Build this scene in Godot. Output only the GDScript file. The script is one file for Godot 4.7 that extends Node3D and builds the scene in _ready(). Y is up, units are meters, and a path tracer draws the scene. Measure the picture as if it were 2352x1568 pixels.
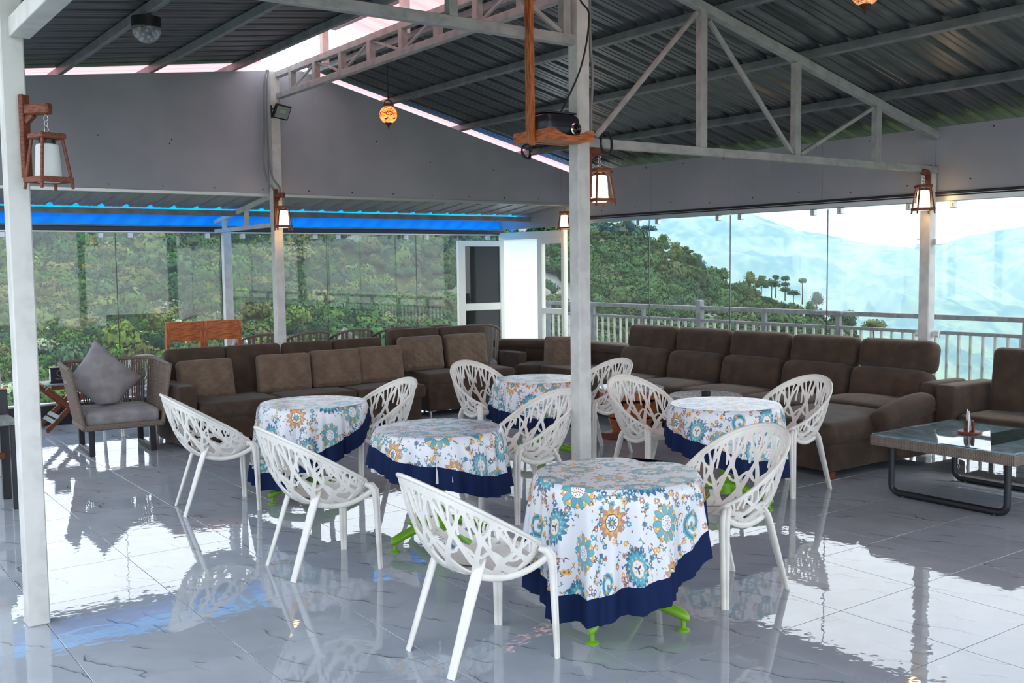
extends Node3D
# A rooftop terrace cafe: x runs along the back glass wall, -z towards it; metres.

class MB:
	var v := PackedVector3Array()
	var n := PackedVector3Array()
	var t := PackedVector2Array()
	var c := PackedColorArray()
	var idx := PackedInt32Array()
	var tint := Color.WHITE

	func put(p: Vector3, nn: Vector3, uv := Vector2.ZERO) -> int:
		v.append(p); n.append(nn); t.append(uv); c.append(tint)
		return v.size() - 1

	func face(a: int, b: int, d: int) -> void:  # counter-clockwise from outside
		idx.append(a); idx.append(d); idx.append(b)

	func tri(a: Vector3, b: Vector3, d: Vector3) -> void:
		var nn := (b - a).cross(d - a).normalized()
		var i := put(a, nn)
		put(b, nn); put(d, nn)
		face(i, i + 1, i + 2)

	func quad(a: Vector3, b: Vector3, d: Vector3, e: Vector3, ua := Vector2(0, 0), ub := Vector2(1, 0), ud := Vector2(1, 1), ue := Vector2(0, 1)) -> void:
		var nn := (b - a).cross(d - a) + (d - a).cross(e - a)
		nn = nn.normalized()
		var i := put(a, nn, ua)
		put(b, nn, ub); put(d, nn, ud); put(e, nn, ue)
		face(i, i + 1, i + 2); face(i, i + 2, i + 3)

	func out(p: Array, mid: Vector3) -> void:  # a flat face turned away from mid
		var a: Vector3 = p[0]
		var nn := Vector3(p[1] - a).cross(p[2] - a)
		if nn.dot(a - mid) < 0:
			p.reverse()
		if p.size() == 3:
			tri(p[0], p[1], p[2])
		else:
			quad(p[0], p[1], p[2], p[3])

	func box(xf: Transform3D, size: Vector3, bev := 0.0) -> void:
		var h := size / 2.0
		var k := minf(bev, minf(h.x, minf(h.y, h.z)) * 0.9)
		var pt := func(sx: float, sy: float, sz: float, ax: int) -> Vector3:
			var q := Vector3(sx * (h.x - k), sy * (h.y - k), sz * (h.z - k))
			if ax == 0: q.x = sx * h.x
			elif ax == 1: q.y = sy * h.y
			else: q.z = sz * h.z
			return xf * q
		var m := xf.origin
		for s in [-1.0, 1.0]:
			out([pt.call(s, -1, -1, 0), pt.call(s, 1, -1, 0), pt.call(s, 1, 1, 0), pt.call(s, -1, 1, 0)], m)
			out([pt.call(-1, s, -1, 1), pt.call(1, s, -1, 1), pt.call(1, s, 1, 1), pt.call(-1, s, 1, 1)], m)
			out([pt.call(-1, -1, s, 2), pt.call(1, -1, s, 2), pt.call(1, 1, s, 2), pt.call(-1, 1, s, 2)], m)
		if k <= 0.0: return
		for a in [-1.0, 1.0]:
			for b in [-1.0, 1.0]:
				out([pt.call(a, b, -1, 0), pt.call(a, b, -1, 1), pt.call(a, b, 1, 1), pt.call(a, b, 1, 0)], m)
				out([pt.call(a, -1, b, 0), pt.call(a, -1, b, 2), pt.call(a, 1, b, 2), pt.call(a, 1, b, 0)], m)
				out([pt.call(-1, a, b, 1), pt.call(-1, a, b, 2), pt.call(1, a, b, 2), pt.call(1, a, b, 1)], m)
				for d in [-1.0, 1.0]:
					out([pt.call(a, b, d, 0), pt.call(a, b, d, 1), pt.call(a, b, d, 2)], m)

	# a bar of rectangular section w x h from a to b; up tells which way h points
	func bar(a: Vector3, b: Vector3, w: float, h: float, up := Vector3.UP, bev := 0.003) -> void:
		var d := b - a
		var z := d.normalized()
		var x := up.cross(z)
		if x.length() < 0.01: x = Vector3.RIGHT.cross(z)
		x = x.normalized()
		box(Transform3D(Basis(x, z.cross(x), z), (a + b) / 2.0), Vector3(w, h, d.length()), bev)

	# a smooth sheet of nu x nv points; du x dv points outward
	func sheet(p: PackedVector3Array, nu: int, nv: int, wrap_u := false, wrap_v := false, uv := PackedVector2Array(), flip := false) -> void:
		var first := v.size()
		for j in nv:
			for i in nu:
				var i0 := i - 1
				var i1 := i + 1
				var j0 := maxi(j - 1, 0)
				var j1 := mini(j + 1, nv - 1)
				if wrap_u:
					i0 = posmod(i0, nu - 1); i1 = i1 % (nu - 1) if i1 >= nu - 1 else i1
					if i == nu - 1: i1 = 1
				else:
					i0 = maxi(i0, 0); i1 = mini(i1, nu - 1)
				if wrap_v:
					if j == 0: j0 = nv - 2
					if j == nv - 1: j1 = 1
				var du := p[i1 + j * nu] - p[i0 + j * nu]
				var dv := p[i + j1 * nu] - p[i + j0 * nu]
				var nn := du.cross(dv)
				if nn.length_squared() < 1e-18:
					var jj := clampi(j, 1, nv - 2) if nv > 2 else j
					du = p[i1 + jj * nu] - p[i0 + jj * nu]
					nn = du.cross(dv)
					if nn.length_squared() < 1e-18: nn = Vector3.UP
				nn = nn.normalized()
				put(p[i + j * nu], -nn if flip else nn, uv[i + j * nu] if uv.size() else Vector2(float(i) / (nu - 1), float(j) / maxi(nv - 1, 1)))
		for j in nv - 1:
			for i in nu - 1:
				var a := first + i + j * nu
				if flip:
					face(a, a + nu + 1, a + 1); face(a, a + nu, a + nu + 1)
				else:
					face(a, a + 1, a + nu + 1); face(a, a + nu + 1, a + nu)

	# a tube along pts; rx, ry half widths (arrays or one number each)
	func tube(pts: PackedVector3Array, rx: Variant, ry: Variant, sides := 10, closed := false, up := Vector3.UP, caps := true) -> void:
		var m := pts.size()
		var rows := m + (1 if closed else 0)
		var p := PackedVector3Array()
		var x := Vector3.ZERO
		for jj in rows:
			var j := jj % m
			var tan: Vector3
			if closed: tan = pts[(j + 1) % m] - pts[(j + m - 1) % m]
			else: tan = pts[mini(j + 1, m - 1)] - pts[maxi(j - 1, 0)]
			tan = tan.normalized()
			if jj == 0:
				x = up.cross(tan)
				if x.length() < 0.05: x = Vector3.RIGHT.cross(tan)
				if x.length() < 0.05: x = Vector3.BACK.cross(tan)
			x = (x - tan * x.dot(tan)).normalized()
			var y := tan.cross(x)
			var a: float = rx[j] if rx is Array or rx is PackedFloat32Array else rx
			var b: float = ry[j] if ry is Array or ry is PackedFloat32Array else ry
			for i in sides + 1:
				var f := TAU * i / sides
				p.append(pts[j] + x * cos(f) * a + y * sin(f) * b)
		sheet(p, sides + 1, rows, true, false)
		if caps and not closed:
			for e in [0, rows - 1]:
				for i in range(1, sides - 1):
					var a := p[e * (sides + 1)]
					var b := p[e * (sides + 1) + i]
					var d := p[e * (sides + 1) + i + 1]
					if e == 0: tri(a, d, b)
					else: tri(a, b, d)

	func rod(a: Vector3, b: Vector3, r: float, sides := 8, r2 := -1.0) -> void:
		var q := r if r2 < 0 else r2
		tube(PackedVector3Array([a, b]), [r, q], [r, q], sides)

	# profile of (radius, height) turned about the y axis of xf; outside to the right when going up
	func lathe(prof: PackedVector2Array, xf := Transform3D(), sides := 24) -> void:
		var p := PackedVector3Array()
		for q in prof:
			for i in sides + 1:
				var f := -TAU * i / sides
				p.append(xf * Vector3(cos(f) * q.x, q.y, sin(f) * q.x))
		sheet(p, sides + 1, prof.size(), true, false)

	# sharp-edged lathe: every band of its own
	func turned(prof: PackedVector2Array, xf := Transform3D(), sides := 24) -> void:
		for k in prof.size() - 1:
			lathe(PackedVector2Array([prof[k], prof[k + 1]]), xf, sides)

	# poly (x, y) pushed along z from z0 to z1
	func extrude(poly: PackedVector2Array, z0: float, z1: float, xf := Transform3D()) -> void:
		var pl := poly
		if Geometry2D.is_polygon_clockwise(pl):
			pl = poly.duplicate(); pl.reverse()
		var tr := Geometry2D.triangulate_polygon(pl)
		for k in range(0, tr.size(), 3):
			var a := pl[tr[k]]; var b := pl[tr[k + 1]]; var d := pl[tr[k + 2]]
			if (b - a).cross(d - a) < 0:
				var s := b
				b = d; d = s
			tri(xf * Vector3(a.x, a.y, z1), xf * Vector3(b.x, b.y, z1), xf * Vector3(d.x, d.y, z1))
			tri(xf * Vector3(a.x, a.y, z0), xf * Vector3(d.x, d.y, z0), xf * Vector3(b.x, b.y, z0))
		for k in pl.size():
			var a := pl[k]
			var b := pl[(k + 1) % pl.size()]
			quad(xf * Vector3(a.x, a.y, z1), xf * Vector3(a.x, a.y, z0), xf * Vector3(b.x, b.y, z0), xf * Vector3(b.x, b.y, z1))

	# a soft box: rounded edges of radius r; bulge(face axis, u, v) swells the faces
	func rbox(xf: Transform3D, size: Vector3, r: float, inner := 4, bulge := Vector3.ZERO, shape: Variant = null) -> void:
		var h := size / 2.0
		r = minf(r, minf(h.x, minf(h.y, h.z)) * 0.98)
		var axis := func(hh: float) -> PackedFloat32Array:
			var a := PackedFloat32Array()
			for k in 3: a.append(-hh + r * (1.0 - cos(PI / 2 * k / 3.0)) * 1.0)
			for k in inner + 1: a.append(lerpf(-hh + r, hh - r, float(k) / inner))
			for k in 3: a.append(hh - r * (1.0 - cos(PI / 2 * (2 - k) / 3.0)))
			return a
		var ax := [axis.call(h.x), axis.call(h.y), axis.call(h.z)]
		for f in 3:
			for s in [-1.0, 1.0]:
				var ua := (f + 1) % 3
				var va := (f + 2) % 3
				var us: PackedFloat32Array = ax[ua]
				var vs: PackedFloat32Array = ax[va]
				var p := PackedVector3Array()
				for y in vs:
					for x in us:
						var q := Vector3.ZERO
						q[f] = s * h[f]; q[ua] = x; q[va] = y
						var inn := Vector3(clampf(q.x, -h.x + r, h.x - r), clampf(q.y, -h.y + r, h.y - r), clampf(q.z, -h.z + r, h.z - r))
						var d := (q - inn).normalized()
						q = inn + d * r
						for k in 3:
							if bulge[k] != 0.0:
								var w := 1.0
								for o in 3:
									if o != k: w *= 1.0 - pow(absf(q[o] / h[o]), 2.5)
								q[k] += bulge[k] * w * clampf(q[k] / h[k], -1.0, 1.0)
						if shape != null: q = shape.call(q, h)
						p.append(xf * q)
				weld_sheet(p, us.size(), vs.size(), s < 0)

	var pending := []
	func weld_sheet(p: PackedVector3Array, nu: int, nv: int, flip: bool) -> void:
		pending.append([v.size(), v.size() + nu * nv])
		sheet(p, nu, nv, false, false, PackedVector2Array(), flip)

	func weld() -> void:  # smooth normals over coinciding points of the soft boxes
		if pending.is_empty(): return
		var sum := {}
		for r in pending:
			for i in range(r[0], r[1]):
				var k := Vector3i((v[i] * 5000.0).round())
				sum[k] = sum.get(k, Vector3.ZERO) + n[i]
		for r in pending:
			for i in range(r[0], r[1]):
				n[i] = Vector3(sum[Vector3i((v[i] * 5000.0).round())]).normalized()
		pending.clear()

	func mesh(colored := false) -> ArrayMesh:
		weld()
		var a := []
		a.resize(Mesh.ARRAY_MAX)
		a[Mesh.ARRAY_VERTEX] = v
		a[Mesh.ARRAY_NORMAL] = n
		a[Mesh.ARRAY_TEX_UV] = t
		if colored: a[Mesh.ARRAY_COLOR] = c
		a[Mesh.ARRAY_INDEX] = idx
		var m := ArrayMesh.new()
		m.add_surface_from_arrays(Mesh.PRIMITIVE_TRIANGLES, a)
		return m

var M := {}
var rng := RandomNumberGenerator.new()
var used := {}

func numbered(s: String) -> String:
	var k: int = used.get(s, 0)
	used[s] = k + 1
	return s if k == 0 else "%s_%03d" % [s, k]

func obj(called: String, shape: Variant, mat: Material, parent: Node = null, xf := Transform3D()) -> MeshInstance3D:
	var o := MeshInstance3D.new()
	o.mesh = shape.mesh(mat is StandardMaterial3D and mat.vertex_color_use_as_albedo) if shape is MB else shape
	o.material_override = mat
	o.transform = xf
	if parent == null:
		o.name = numbered(called)
		add_child(o, true)
	else:
		var k := 0
		var nm := called
		while parent.has_node(nm):
			k += 1
			nm = "%s_%03d" % [called, k]
		o.name = nm
		parent.add_child(o, true)
	return o

func tag(o: Node, label: String, category := "", group := "", kind := "") -> Node:
	o.set_meta("label", label)
	if category: o.set_meta("category", category)
	if group: o.set_meta("group", group)
	if kind: o.set_meta("kind", kind)
	return o

func thing(called: String, label: String, category: String, at := Vector3.ZERO, turn := 0.0, group := "") -> Node3D:
	var o := Node3D.new()
	o.name = numbered(called)
	add_child(o, true)
	o.position = at
	o.rotation.y = turn
	tag(o, label, category, group)
	return o

func struct(called: String, label: String, at := Vector3.ZERO) -> Node3D:
	var o := Node3D.new()
	o.name = numbered(called)
	add_child(o, true)
	o.position = at
	o.set_meta("label", label)
	o.set_meta("category", called.split("_")[0])
	o.set_meta("kind", "structure")
	return o

func dup(src: Node3D, at: Vector3, turn: float, label: String, group := "") -> Node3D:
	var r: Node3D = src.duplicate()
	var base := String(src.name)
	var cut := base.rfind("_")
	if cut > 0 and base.substr(cut + 1).is_valid_int(): base = base.substr(0, cut)
	r.name = numbered(base)
	add_child(r, true)
	r.position = at
	r.rotation.y = turn
	r.set_meta("label", label)
	if group: r.set_meta("group", group)
	return r

func T(p: Vector3, turn := Vector3.ZERO) -> Transform3D:
	return Transform3D(Basis.from_euler(turn), p)

func mat(c: Color, rough := 0.6, metal := 0.0) -> StandardMaterial3D:
	var m := StandardMaterial3D.new()
	m.albedo_color = c
	m.roughness = rough
	m.metallic = metal
	return m

func noise_tex(freq: float, cols: Array, size := 256, oct := 4, sd := 1, kind := FastNoiseLite.TYPE_SIMPLEX_SMOOTH, lo := 0.2, hi := 0.8) -> NoiseTexture2D:
	var f := FastNoiseLite.new()
	f.seed = sd
	f.frequency = freq
	f.noise_type = kind
	f.fractal_octaves = oct
	var x := NoiseTexture2D.new()
	x.width = size; x.height = size
	x.seamless = true
	x.generate_mipmaps = false
	x.noise = f
	if cols.size():
		var g := Gradient.new()
		var off := PackedFloat32Array()
		var cc := PackedColorArray()
		for k in cols.size():
			off.append(lerpf(lo, hi, float(k) / (cols.size() - 1)))
			cc.append(cols[k])
		g.offsets = off
		g.colors = cc
		x.color_ramp = g
	return x

# a material whose colour wanders between cols; scale is repeats per metre along each axis
func grained(cols: Array, scale: Vector3, rough := 0.6, freq := 0.02, bump := 0.0, sd := 1, metal := 0.0, lo := 0.25, hi := 0.75) -> StandardMaterial3D:
	var m := mat(Color.WHITE, rough, metal)
	m.albedo_texture = noise_tex(freq, cols, 256, 4, sd, FastNoiseLite.TYPE_SIMPLEX_SMOOTH, lo, hi)
	m.uv1_triplanar = true
	m.uv1_scale = scale
	if bump > 0.0:
		m.heightmap_enabled = true
		m.heightmap_scale = bump
		m.heightmap_texture = noise_tex(freq * 2.0, [], 256, 4, sd + 7)
	return m

func C(r: int, g: int, b: int) -> Color:
	return Color8(r, g, b)

func _ready() -> void:
	# ---------------------------------------------------------------- camera, sky, exposure
	var cam := Camera3D.new()
	cam.name = "camera"
	cam.position = Vector3(0, 1.7, 0)
	cam.basis = Basis(Vector3.UP, deg_to_rad(-35.867)) * Basis(Vector3.RIGHT, deg_to_rad(-4.291)) * Basis(Vector3.BACK, deg_to_rad(-0.686))
	cam.fov = rad_to_deg(2.0 * atan(784.0 / 2347.2))
	cam.near = 0.05
	cam.far = 9000.0
	add_child(cam)
	cam.current = true
	var env := Environment.new()
	env.background_mode = Environment.BG_SKY
	env.sky = Sky.new()
	env.sky.sky_material = cloudy_sky()
	env.background_energy_multiplier = SKY
	env.tonemap_mode = Environment.TONE_MAPPER_LINEAR
	env.tonemap_exposure = 1.2
	env.sdfgi_enabled = true
	env.ssao_enabled = true
	env.ssil_enabled = true
	env.volumetric_fog_enabled = true
	env.volumetric_fog_density = 0.0
	var we := WorldEnvironment.new()
	we.name = "world"
	we.environment = env
	add_child(we)
	var sun := DirectionalLight3D.new()   # a weak, wide sun behind thin cloud, from high on the right
	sun.name = "sun"
	sun.rotation_degrees = Vector3(-58, 118, 0)
	sun.light_energy = 0.55
	sun.light_color = Color(1.0, 0.95, 0.86)
	sun.light_angular_distance = 14.0
	sun.shadow_enabled = true
	sun.sky_mode = DirectionalLight3D.SKY_MODE_LIGHT_ONLY
	add_child(sun)
	rng.seed = 7
	materials()
	# ---------------------------------------------------------------- the place
	build_floor()
	build_roof()
	build_steel()
	build_walls()
	build_balcony()
	build_landscape()
	# ---------------------------------------------------------------- furniture
	build_tables()
	build_chairs()
	build_sofas()
	build_coffee_table()
	build_left_corner()
	build_back_row()
	build_lamps()
	build_small()

const SKY := 2.7

func cloudy_sky() -> PanoramaSkyMaterial:
	var f := FastNoiseLite.new()
	f.seed = 3
	f.frequency = 1.1
	f.fractal_octaves = 5
	var w := 512
	var im := Image.create_empty(w, w / 2, false, Image.FORMAT_RGBF)
	for y in w / 2:
		var up := PI / 2 - PI * (y + 0.5) / (w / 2)
		for x in w:
			var a := TAU * (x + 0.5) / w
			var d := Vector3(cos(up) * cos(a), sin(up), cos(up) * sin(a))
			var q := f.get_noise_3d(d.x * 1.3, d.y * 2.6, d.z * 1.3)
			var thin := clampf(0.42 - q * 1.5, 0.0, 1.0) * clampf((d.y - 0.1) * 2.2, 0.0, 1.0)
			var c := Vector3(0.93, 0.985, 1.03).lerp(Vector3(0.74, 0.89, 1.06), thin)
			im.set_pixel(x, y, Color(c.x, c.y, c.z))
	var m := PanoramaSkyMaterial.new()
	m.panorama = ImageTexture.create_from_image(im)
	return m

func materials() -> void:
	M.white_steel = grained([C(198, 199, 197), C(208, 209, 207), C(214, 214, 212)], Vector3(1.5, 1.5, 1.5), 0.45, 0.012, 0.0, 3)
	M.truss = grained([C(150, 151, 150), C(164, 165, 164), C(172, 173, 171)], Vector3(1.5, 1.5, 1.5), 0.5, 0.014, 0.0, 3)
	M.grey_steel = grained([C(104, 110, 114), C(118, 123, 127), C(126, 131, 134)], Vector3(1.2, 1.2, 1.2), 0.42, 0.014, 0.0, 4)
	M.roof = grained([C(74, 79, 84), C(90, 95, 100), C(98, 103, 107)], Vector3(0.25, 4, 4), 0.3, 0.02, 0.0, 5, 0.55)
	M.lean = grained([C(150, 148, 148), C(170, 168, 166)], Vector3(4, 4, 0.5), 0.4, 0.02, 0.0, 5, 0.3)
	M.panel = grained([C(158, 160, 169), C(164, 165, 174), C(168, 169, 178)], Vector3(0.5, 0.5, 0.5), 0.55, 0.008, 0.0, 6)
	M.alu = mat(C(196, 200, 204), 0.32, 0.75)
	M.alu_dark = mat(C(60, 60, 66), 0.4, 0.5)
	M.chrome = mat(C(215, 216, 218), 0.12, 1.0)
	M.black = mat(C(22, 23, 26), 0.4)
	M.dark_metal = mat(C(44, 47, 54), 0.42, 0.3)
	M.pvc = mat(C(238, 238, 226), 0.35)
	var g := mat(Color(0.93, 0.98, 0.97, 0.05), 0.02)
	g.transparency = BaseMaterial3D.TRANSPARENCY_ALPHA
	g.metallic_specular = 0.38
	M.glass = g
	var tg := mat(Color(0.05, 0.06, 0.08, 0.86), 0.03)
	tg.transparency = BaseMaterial3D.TRANSPARENCY_ALPHA
	M.tinted = tg
	var fr := mat(C(250, 250, 250), 0.6)
	fr.backlight_enabled = true
	fr.backlight = Color(1.33, 1.33, 1.33)
	M.frosted = fr
	var pk := mat(C(250, 176, 178), 0.5)
	pk.backlight_enabled = true
	pk.backlight = C(255, 186, 186)
	M.pink = pk
	var bl := mat(C(24, 160, 250), 0.4)
	bl.backlight_enabled = true
	bl.backlight = C(20, 176, 255)
	M.blue = bl
	M.grout = mat(C(120, 122, 126), 0.7)
	M.board = mat(C(40, 42, 46), 0.45)
	M.concrete = grained([C(150, 150, 146), C(176, 175, 170)], Vector3(0.6, 0.6, 0.6), 0.85, 0.02, 0.0, 9)
	M.wood_dark = grained([C(86, 40, 26), C(120, 62, 40), C(132, 72, 48)], Vector3(2, 9, 9), 0.5, 0.03, 0.0, 11)
	M.wood_dark_v = grained([C(86, 40, 26), C(120, 62, 40), C(132, 72, 48)], Vector3(9, 2, 9), 0.5, 0.03, 0.0, 11)
	M.wood_orange = grained([C(150, 76, 38), C(186, 104, 54), C(200, 120, 66)], Vector3(1.2, 8, 8), 0.45, 0.025, 0.0, 12)
	M.wood_orange_v = grained([C(150, 76, 38), C(186, 104, 54), C(200, 120, 66)], Vector3(8, 1.2, 8), 0.45, 0.025, 0.0, 12)
	M.wood_orange_z = grained([C(150, 76, 38), C(186, 104, 54), C(200, 120, 66)], Vector3(8, 8, 1.2), 0.45, 0.025, 0.0, 12)
	M.plastic = grained([C(226, 224, 218), C(238, 236, 231), C(242, 241, 237)], Vector3(2, 2, 2), 0.42, 0.01, 0.0, 14)
	M.green = mat(C(120, 176, 36), 0.35)
	M.cord = mat(C(24, 24, 26), 0.6)

# ---------------------------------------------------------------------------- floor
func vein_texture() -> ImageTexture:
	var w := 1024
	var f := FastNoiseLite.new()
	f.seed = 21; f.frequency = 0.012; f.fractal_octaves = 4
	var n1 := f.get_seamless_image(256, 256)
	f.seed = 22; f.frequency = 0.02; f.fractal_octaves = 2
	var n2 := f.get_seamless_image(256, 256)
	f.seed = 23; f.frequency = 0.05; f.fractal_octaves = 3
	var n3 := f.get_seamless_image(256, 256)
	n1.resize(w, w, Image.INTERPOLATE_BILINEAR); n2.resize(w, w, Image.INTERPOLATE_BILINEAR); n3.resize(w, w, Image.INTERPOLATE_BILINEAR)
	n1.convert(Image.FORMAT_L8); n2.convert(Image.FORMAT_L8); n3.convert(Image.FORMAT_L8)
	var b1 := n1.get_data(); var b2 := n2.get_data(); var b3 := n3.get_data()
	var out := PackedByteArray()
	out.resize(w * w * 3)
	var k := 0
	for y in w:
		var b := float(y) / w
		for x in w:
			var a := float(x) / w
			var warp := (b1[k] - 128) / 128.0
			var fine := (b3[k] - 128) / 128.0
			var q := (2.0 * a - b) * 6.0 + warp * 0.42 + fine * 0.13
			var d := absf(q - roundf(q)) / 6.0 / 0.9
			var on := clampf((b2[k] - 118) / 40.0, 0.0, 1.0)
			var side := clampf(1.0 - d / 0.03, 0.0, 1.0) * 0.16 if q > roundf(q) else 0.0
			var line := clampf(1.0 - d / (0.0016 + 0.0034 * on), 0.0, 1.0)
			var s := maxf(line * 0.95, side) * on
			var base := 1.0 + warp * 0.045 + fine * 0.02
			out[k * 3] = int(clampf(lerpf(166.0 * base, 86.0, s), 0, 255))
			out[k * 3 + 1] = int(clampf(lerpf(174.0 * base, 84.0, s), 0, 255))
			out[k * 3 + 2] = int(clampf(lerpf(184.0 * base, 94.0, s), 0, 255))
			k += 1
	var im := Image.create_from_data(w, w, false, Image.FORMAT_RGB8, out)
	return ImageTexture.create_from_image(im)

func build_floor() -> void:
	var tex := vein_texture()
	var wave := noise_tex(0.045, [], 512, 3, 31)
	M.tiles = []
	for k in 4:
		var m := mat(Color.WHITE, 0.015)
		m.albedo_texture = tex
		m.uv1_triplanar = true
		m.uv1_world_triplanar = true
		m.uv1_scale = Vector3(0.4, 0.4, 0.4)
		m.uv1_offset = Vector3(0.31 * k, 0.0, 0.47 * k)
		m.metallic_specular = 0.55
		m.heightmap_enabled = true
		m.heightmap_texture = wave
		m.heightmap_scale = 0.03
		M.tiles.append(m)
	var fl := struct("floor", "glossy pale grey marble tile floor with thin brown veins")
	var slab := MB.new()
	slab.box(T(Vector3(3.2, -0.13, -4.0)), Vector3(12.0, 0.24, 16.3))
	obj("slab", slab, M.grout, fl)
	var tb := MB.new()
	tb.box(Transform3D(), Vector3(0.6265, 0.012, 0.6265), 0.0012)
	var tm := tb.mesh()
	var rest := MB.new()
	for i in range(-6, 12):
		for j in range(-9, 16):
			var p := Vector3(0.991 + 0.629 * (i + 0.5), -0.006, -2.385 - 0.629 * (j + 0.5))
			if p.x > 8.7 or p.z < -12.2: continue
			var seen := i >= -2 and j >= -1 and p.x < 1.6 + (2.0 - p.z) * 1.55 and p.x > -p.z * 0.1 - 0.5
			if seen:
				obj("tile", tm, M.tiles[rng.randi() % 4], fl, T(p, Vector3(rng.randf_range(-1, 1) * 0.0005, 0, rng.randf_range(-1, 1) * 0.0005)))
			else:
				rest.box(T(p), Vector3(0.6265, 0.012, 0.6265), 0.0012)
	obj("tile_field", rest, M.tiles[0], fl).set_meta("kind", "stuff")

# ---------------------------------------------------------------------------- roof
func right_y(x: float) -> float: return 3.60 - 0.2425 * (x - 5.8)
func left_y(x: float) -> float: return 3.59 + 0.128 * (x - 2.29)

# a trapezoid-ribbed sheet between two lines; ribs run from a to b, w is across, count ribs
func ribbed(a: Vector3, b: Vector3, across: Vector3, pitch: float, count: int, rib := 0.06, high := 0.03, thick := 0.0) -> MB:
	var m := MB.new()
	var prof := []
	var up := (b - a).cross(across).normalized()
	if up.y < 0: up = -up
	for k in count:
		var o := pitch * k
		for q in [[0.0, 0.0], [pitch * 0.27 - 0.008, 0.0], [pitch * 0.27, 0.004], [pitch * 0.27 + 0.008, 0.0], [pitch * 0.5 - 0.008, 0.0], [pitch * 0.5, 0.004], [pitch * 0.5 + 0.008, 0.0], [pitch - rib - 0.02, 0.0], [pitch - rib, high], [pitch - 0.02, high], [pitch, 0.0]]:
			prof.append([o + q[0], q[1]])
	var ac := across.normalized()
	var want := ac.cross(b - a).dot(up) > 0
	for k in prof.size() - 1:
		if prof[k][0] == prof[k + 1][0]: continue
		var p0: Vector3 = ac * prof[k][0] + up * prof[k][1]
		var p1: Vector3 = ac * prof[k + 1][0] + up * prof[k + 1][1]
		if want: m.quad(a + p0, a + p1, b + p1, b + p0)
		else: m.quad(a + p0, b + p0, b + p1, a + p1)
	return m

func build_roof() -> void:
	var c := struct("ceiling", "dark ribbed metal roof sheets over light steel purlins")
	var pitch := 0.262
	for k in 13:
		var z := -10.36 + 5 * pitch * k * 0.8
		z = -10.36 + 4 * pitch * k
		obj("roof_sheet", ribbed(Vector3(4.72, right_y(4.72), z), Vector3(8.85, right_y(8.85), z), Vector3(0, 0, 1), pitch, 4), M.roof, c)
		obj("roof_sheet", ribbed(Vector3(0.3, left_y(0.3), z), Vector3(4.06, left_y(4.06), z), Vector3(0, 0, 1), pitch, 4), M.roof, c)
	for x in [4.85, 5.8, 6.76, 7.75]:
		var m := MB.new()
		m.box(T(Vector3(x, right_y(x) - 0.037, -3.7), Vector3(0, 0, -0.238)), Vector3(0.045, 0.07, 14.9), 0.004)
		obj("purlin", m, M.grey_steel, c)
	for x in [0.6, 1.43, 2.29, 3.145, 4.0]:
		var m := MB.new()
		m.box(T(Vector3(x, left_y(x) - 0.037, -3.7), Vector3(0, 0, 0.127)), Vector3(0.05, 0.07, 14.9), 0.004)
		obj("purlin", m, M.grey_steel, c)
	# pink translucent sheets: a raised strip over the ridge and an overhang past the gable
	for k in 9:
		var z := -9.6 + pitch * 5 * k
		obj("pink_sheet", ribbed(Vector3(3.35, 4.03, z), Vector3(4.42, 4.28, z), Vector3(0, 0, 1), pitch, 5), M.pink, c)
		obj("pink_sheet", ribbed(Vector3(4.42, 4.28, z), Vector3(5.6, 3.95, z), Vector3(0, 0, 1), pitch, 5), M.pink, c)
	obj("pink_sheet", ribbed(Vector3(-1.5, left_y(-1.5) + 0.0, -11.25), Vector3(4.3, left_y(4.3), -11.25), Vector3(0, 0, 1), 0.22, 4), M.pink, c)
	obj("pink_sheet", ribbed(Vector3(4.9, right_y(4.9) + 0.0, -11.25), Vector3(8.85, right_y(8.85), -11.25), Vector3(0, 0, 1), 0.22, 4), M.pink, c)
	for z in [-9.5, -7.9, -6.2]:
		var m := MB.new()
		m.bar(Vector3(4.6, 3.72, z), Vector3(4.6, 4.2, z), 0.07, 0.07)
		obj("ridge_post", m, M.white_steel, c)
	for x in [3.75, 4.75]:
		var m := MB.new()
		m.bar(Vector3(x, 4.03 if x < 4 else 4.12, -9.6), Vector3(x, 4.03 if x < 4 else 4.12, 2.0), 0.06, 0.06)
		obj("ridge_rail", m, M.white_steel, c)
	var net := MB.new()
	for k in 26:
		net.bar(Vector3(3.9 + k * 0.03, 3.74, -9.55), Vector3(3.9 + k * 0.03, 4.12, -9.55), 0.002, 0.002, Vector3.RIGHT, 0.0)
	for k in 13:
		net.bar(Vector3(3.9, 3.74 + k * 0.03, -9.55), Vector3(4.68, 3.74 + k * 0.03, -9.55), 0.002, 0.002, Vector3.UP, 0.0)
	obj("bird_net", net, M.pink, c).set_meta("kind", "stuff")
	# lean-to roof over the back glass: grey ribbed sheets from the gable down to a rail, then the blue tarp
	for k in 5:
		obj("lean_sheet", ribbed(Vector3(-0.9 + 2.04 * k, 2.50, -10.34), Vector3(-0.9 + 2.04 * k, 2.372, -11.42), Vector3(1, 0, 0), 0.255, 8), M.lean, c)
	for k in 5:
		obj("blue_sheet", ribbed(Vector3(-0.9 + 2.04 * k, 2.395, -11.36), Vector3(-0.9 + 2.04 * k, 2.375, -12.2), Vector3(1, 0, 0), 0.255, 8), M.blue, c)
	var gb := MB.new()
	gb.box(T(Vector3(3.6, 2.462, -10.32)), Vector3(9.8, 0.035, 0.06), 0.003)
	obj("gable_rail", gb, M.alu, c)
	var mb := MB.new()
	mb.box(T(Vector3(3.6, 2.318, -11.3)), Vector3(9.8, 0.06, 0.05), 0.003)
	obj("lean_rail", mb, M.grey_steel, c)

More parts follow.
